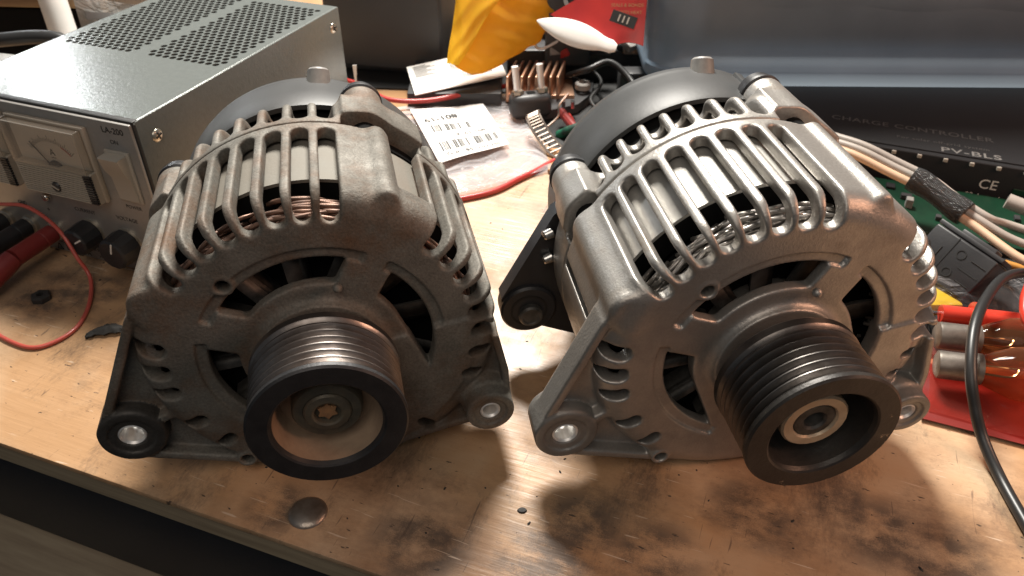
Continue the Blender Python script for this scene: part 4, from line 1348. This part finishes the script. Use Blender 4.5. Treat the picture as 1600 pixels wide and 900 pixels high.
o = MB().prism([(-170, 614), (-3, 600), (9, 548), (31, 498), (75, 462), (180, 462), (180, 770), (-170, 770)], 0, 1.5).build('shade_mat', M['black'])  # black sheet added to darken the bench below the back clutter
tag(o, 'matt black mat added as shade under the clutter at the back of the bench', 'mat')
o = MB().prism([(188, 288), (330, 262), (350, 360), (205, 372)], 0, 2.0).build('shade_pad', M['black'])  # black sheet added to darken the ground below the clear sleeve
tag(o, 'thin black pad added as shade under the relay and red probe', 'pad')

for i, (m, lb_, P_, rr) in enumerate((
    ('black_rubber', 'black cable crossing the dark clutter beside the heat sink', ((40, 600, 14), (58, 585, 26), (76, 590, 30), (92, 575, 20), (100, 545, 8), (92, 520, 3)), 2.6),
    ('black_rubber', 'thin black lead curling in front of the tray of scraps', ((62, 612, 18), (70, 590, 14), (60, 565, 10), (70, 545, 8), (86, 548, 12), (96, 570, 22)), 1.5),
    ('steel_dark', 'short coil of dull steel wire on the parts tray', ((8, 628, 44), (18, 622, 52), (28, 628, 44), (36, 620, 52), (46, 626, 44), (54, 620, 50)), 1.0),
    ('white_plastic', 'pale thin wire draped over the tray of scraps', ((0, 640, 44), (12, 618, 48), (20, 604, 36), (34, 606, 40), (44, 614, 46)), 1.1))):
    o = MB().tube(P_, rr, 10, 8).build('loose_cable', M[m], None, 60); tag(o, lb_, 'cable')
o = MB().rbox(84, 104, 588, 604, 0, 22, 2, 2).build('black_box', M['module_plastic']); tag(o, 'small black plastic box against the lower left of the tub', 'box')

# ---------------------------------------------------------------- right: blue grey tub
t = thing('storage_tub', 'blue grey translucent plastic tub filling the upper right corner', 'tub', (313, 592, 28.4), R(-1))
prof = []
mb = MB()
TX0, TX1, TY0, TY1 = -215, 330, -52, 250
def tub_ring(g, z, rad=26):
    pts = []
    for cx, cy, a0 in ((TX1 - rad + g, TY0 + rad - g, -90), (TX1 - rad + g, TY1 - rad, 0), (TX0 + rad - g, TY1 - rad, 90), (TX0 + rad - g, TY0 + rad - g, 180)):
        for k in range(9): pts.append((cx + rad * math.cos(R(a0 + k * 11.25)), cy + rad * math.sin(R(a0 + k * 11.25)), z))
    return pts
rings = [tub_ring(-6, 0), tub_ring(-2, 2), tub_ring(0, 6), tub_ring(.4, 13), tub_ring(-.9, 15), tub_ring(-.6, 30), tub_ring(.5, 32), tub_ring(3, 70), tub_ring(8, 180), tub_ring(4, 180), tub_ring(-4, 30)]
k = len(rings[0])
vs = sum(rings, [])
fs = [(j * k + i, j * k + (i + 1) % k, (j + 1) * k + (i + 1) % k, (j + 1) * k + i) for j in range(len(rings) - 1) for i in range(k)]
fs.append(tuple(range(k)))
mb.add(vs, fs)
mb.build('tub_wall', M['tub'], t, 40)
def tub_face(u, v):
    x = -180 + 480 * u
    e_ = min(1, v * 4, u * 12, (1 - u) * 12); e_ = e_ * e_ * (3 - 2 * e_)
    return (x, TY0 + 2.2 - e_ * 5.0 - 1.2 * e_ * math.sin(PI * u) - .5 * math.sin(34 * u + 6 * v) * math.sin(5 * v + 3) - (1.6 if .30 < u < .305 else 0), 38 + 120 * v)


MB().sheet(tub_face, 90, 24, 2.0).build('moulded_panel', M['tub'], t, 60)

# charge controller: black case with printed top
CA = R(-21.5)
t = thing('charge_controller', 'black printed charge controller box in front of the blue grey tub', 'charge controller', (213, 463, 0), CA)
MB().rbox(-95, 220, 0, 152, 0, 27, 1.2, 3).build('case_body', M['controller'], t)
tp = MB().rbox(-92, 217, 4, 150, 26.4, 28, .5, 2).build('top_plate', M['controller'], t)
TM = lambda x, y: Matrix.Translation((x, y, 28.1))
text_mesh('CHARGE CONTROLLER', 8.8, TM(41, 33), M['ink_dim'], tp, 'lettering', .05, .03, 1.08)
text_mesh('For solar off-grid system', 4.9, TM(60, 17.5), M['ink_dim'], tp, 'lettering', 0, .03, 1.1)
text_mesh('PV-BLS', 8.8, TM(76, 8.2), M['ink_mid'], tp, 'lettering', .08, .03, 1.1, 'CENTER', 1.25)
for k in range(8):
    MB().rbox(-1.3, 1.3, -1.0, .4, -1.2, 1.2, .3, 1, Matrix.Translation((2 + 15 * k, -.4, 25.2))).build('light_pipe', M['beige'], t)
FMX = lambda x, z: Matrix(((1, 0, 0, x), (0, 0, -1, -.15), (0, 1, 0, z), (0, 0, 0, 1)))
text_mesh('CE', 9, FMX(90, 13), M['ink_white'], t, 'lettering', .02, .04)
text_mesh('08 Accordant', 4.6, FMX(92, 4.6), M['ink_white'], t, 'lettering', 0, .04)
MB().rbox(104, 112, -.8, .2, 9.5, 13.5, .3, 1).build('green_label', M['pcb'], t)
# circuit board
t = thing('circuit_board', 'green circuit board lying under the wires in front of the charge controller', 'circuit board', (240, 400, 0), CA)
MB().rbox(-40, 120, -14, 44, 6, 8, .3, 1).build('board', M['pcb'], t)
rng = random.Random(8)
for k in range(14):
    x, y = rng.uniform(-30, 110), rng.uniform(-10, 40)
    MB().rbox(x, x + rng.uniform(3, 9), y, y + rng.uniform(3, 6), 7.9, 7.9 + rng.uniform(1.5, 6), .3, 1).build('component', rng.choice((M['black_plastic'], M['nub_plastic'], M['screw_steel'], M['module_plastic'])), t)
MB().rbox(-40, 120, -16, 46, 0, 5.5, 1, 1).build('standoff_plate', M['black'], t)
# taped wire bundle
t = thing('wire_bundle', 'grey and peach wires joined by smoky heat shrink above the circuit board', 'wires', (250, 380, 0))
for k, (m, dx, dz) in enumerate(((M['grey_wire'], 4.2, 3), (M['grey_wire'], 0.3, 1.2), (M['peach_wire'], -4.3, -1))):
    d = Vector((dx * .8, dx * .45, dz))
    MB().tube([Vector(p) + d for p in ((192, 436, 40), (206, 423, 40), (222, 410, 36), (238, 396, 32), (247, 384, 28), (259, 368, 24), (271 + k, 355 + 3 * dx, 20), (290, 345 + 3 * dx, 18), (318, 340 + 3 * dx, 14))], 2.2 if k < 2 else 2.4, 10, 6).build('wire', m, t, 60)
MB().tube([(231, 401.5, 34), (238, 395, 32), (247, 383, 28), (253, 375, 26)], 7.0, 14, 4, lambda q: 1.0 + .08 * math.sin(q * 9)).build('heat_shrink', M['heat_shrink'], t, 60)
rel(t)
for (nm, m, lb_, P_, rr) in (
    ('red_wire', M['red_wire'], 'short red wire end beside the black relay', ((205, 392, 14), (222, 372, 14), (236, 352, 12), (246, 343, 9)), 2.0),
    ('peach_wire', M['peach_wire'], 'peach wire running beside the red wire towards the black relay', ((200, 386, 13), (217, 366, 13), (231, 346, 11), (241, 337, 8)), 2.0),
    ('orange_wire', M['orange_wire'], 'orange wire at the right edge under the grey wires', ((268, 350, 10), (282, 343, 9), (300, 338, 8), (330, 334, 6)), 2.1),
    ('grey_cable_end', M['grey_wire'], 'grey cable end lying before the controller at the right edge', ((288, 396, 22), (300, 388, 20), (322, 378, 15)), 4.5)):
    o = MB().tube(P_, rr, 10, 6).build(nm, m, None, 60); tag(o, lb_, 'wire')
# relay
RM = Matrix.Translation((237, 331, 12)) @ Matrix.Rotation(R(-38), 4, 'Z') @ Matrix.Rotation(R(28), 4, 'X') @ Matrix.Rotation(R(-16), 4, 'Y')
RMX = frame((234, 337, 17), (.50, -.85, -.12), (.45, .33, .80))
t = thing('relay', 'black square relay block with moulded marks right of the clean alternator', 'relay', mtx=Matrix.Translation(RMX.to_translation() * S) @ RMX.to_3x3().to_4x4())
MB().rbox(-18, 18, -12.5, 12.5, -12, 14, 1.2, 3).build('body', M['black_plastic'], t)
MB().rbox(-18.6, 18.6, 13, 15.5, -6, 12, .6, 2).build('clip', M['module_plastic'], t)
MB().rbox(-8, 12, 12, 17.5, -4, 8, .8, 2).build('rib', M['module_plastic'], t)
mk = MB()
mk.box(-4, -3.5, -12, 12, 13.9, 14.25); mk.box(5, 16, -.3, .3, 13.9, 14.24)
for cx, cy in ((2, 6), (2, -5)):
    mk.lathe([(2.0, 14), (2.6, 14), (2.6, 14.3), (2.0, 14.3)], 16, Matrix.Translation((cx, cy, 0)), True)
for a, b in (((-15, -7), (-10, -2)), ((-10, -2), (-15, 3)), ((-8, -8), (-8, 4)), ((8, -9), (16, -9)), ((8, -6), (15, -6)), ((8, 6), (16, 6))):
    mk.tube([(a[0], a[1], 14.1), (b[0], b[1], 14.1)], .3, 5, 0)
mk.build('moulded_marks', M['black'], t)
# probe and cables
t = thing('test_probe', 'bright red test probe pointing at the clean alternator', 'test probe', (225, 298, 0))
MB().tube([(212, 303, 13), (222, 301, 13), (240, 298, 13), (262, 294, 13), (300, 288, 14)], 4.4, 18, 4).build('handle', M['red_plastic'], t, 50)
MB().tube([(226.5, 300.2, 13), (229.5, 299.8, 13)], 7.4, 24, 0).build('finger_guard', M['red_plastic'], t, 40)
MB().tube([(196, 305.5, 13), (213, 303, 13)], .9, 10, 0).build('metal_tip', M['steel'], t)
rel(t)
o = MB().tube([(300, 324, 20), (275, 323, 22), (259, 318, 27), (238, 306, 33), (216, 283, 38), (201.5, 263, 37), (194, 244, 29), (195, 233, 17), (197.5, 224, 8), (199, 209, 2.6), (198, 189, 2.5), (197, 160, 2.5)], 2.4, 12, 8).build('black_cable', M['black_rubber'], None, 60)
tag(o, 'black cable looping over the red probe down to the right bench corner', 'cable')
o = MB().tube([(262, 318, 34), (250, 304, 36), (243, 295, 35), (237, 286, 34), (234, 276, 31), (238, 262, 26), (250, 248, 20), (270, 235, 10)], 2.5, 12, 8).build('red_cable', M['red_plastic'], None, 60)
tag(o, 'red cable hanging over the red probe at the right edge', 'cable')
# bulbs in their red film bag
for i, (a, b, lb_) in enumerate((((199, 282, 17), (244, 272, 18), 'amber bulb with metal cap, the far one under the red probe'), ((191, 263, 16), (233, 250, 20), 'amber bulb with metal cap, the near one in front of its twin'))):
    a, b = Vector(a), Vector(b)
    d = (b - a).normalized()
    mt = Matrix.Translation(a) @ d.to_track_quat('Z', 'Y').to_matrix().to_4x4()
    t = thing('bulb', lb_, 'bulb', mtx=Matrix.Translation(a * S) @ d.to_track_quat('Z', 'Y').to_matrix().to_4x4(), group='amber bulbs in the red bag')
    MB().lathe([(1e-3, 0), (4.4, 0), (6.2, 1), (6.4, 2), (6.3, 15.5), (7.0, 16.5), (7.0, 18.6), (6.0, 19)], 32).build('metal_cap', M['cap_metal'], t, 30)
    MB().lathe([(6.4, 18.5), (8.5, 23), (11.6, 31), (12.4, 37), (11.2, 43), (7.5, 47.5), (3, 49), (1e-3, 49.2)], 32).build('glass_envelope', M['amber_glass'], t, 60)
    MB().tube([(-3, 0, 19), (-3, 0, 30), (0, 2, 33), (3, 0, 30), (3, 0, 19)], .5, 6, 4).build('filament', M['steel'], t)
t = thing('red_bag', 'flat red plastic bag under the amber bulbs at the right edge', 'bag', (215, 260, 0))
rq = [Vector((181, 243, 0.8)), Vector((262, 210, .8)), Vector((285, 252, 3)), Vector((192, 278, 3))]
MB().sheet(lambda u, v: rq[0].lerp(rq[1], u).lerp(rq[3].lerp(rq[2], u), v) + Vector((0, 0, 1.2 * math.sin(9 * u + 3 * v) * math.sin(8 * v) * (1 - (2 * v - 1) ** 4) + 1.2)), 40, 40, .35).build('film', M['red_bag'], t, 60)
MB().sheet(lambda u, v: rq[0].lerp(rq[1], u).lerp(rq[3].lerp(rq[2], u), v) + Vector((4 * (1 - u), 3, 2.2 + 7 * math.sin(min(1, v * 1.4) * PI / 2) + .7 * math.sin(14 * u + 5 * v))), 40, 40).build('clear_top', M['red_film'], t, 60)
rel(t)
t = thing('yellow_plug', 'yellow and black ribbed plug behind the red probe tip', 'plug', (222, 318, 0))
MB().rbox(196, 228, 311, 330, 0, 12, 1.5, 2).build('yellow_body', M['yellow_plastic'], t)
for k in range(9):
    MB().tube([(206 + 3.2 * k, 307 - .6 * k, 9), (206 + 3.2 * k, 297 - .6 * k, 3)], 1.3, 6, 0).build('rib', M['black'], t)
rel(t)
o = MB().sheet(lambda u, v: (196 + 110 * u, 308 + 40 * v - 14 * u, 10 + 4 * math.sin(u * 6) * math.sin(v * 4) + 5 * math.sin(v * PI)), 40, 24).build('clear_sleeve', M['sleeve_film']); tag(o, 'crumpled clear plastic sleeve under the black relay', 'sleeve')
# low orange card under the red wire
o = MB().rbox(-132, -70, 545, 600, 0, 3, .5, 1).build('orange_card', M['cream_bead']); tag(o, 'brown orange card lying under the red wire behind the left alternator', 'card')
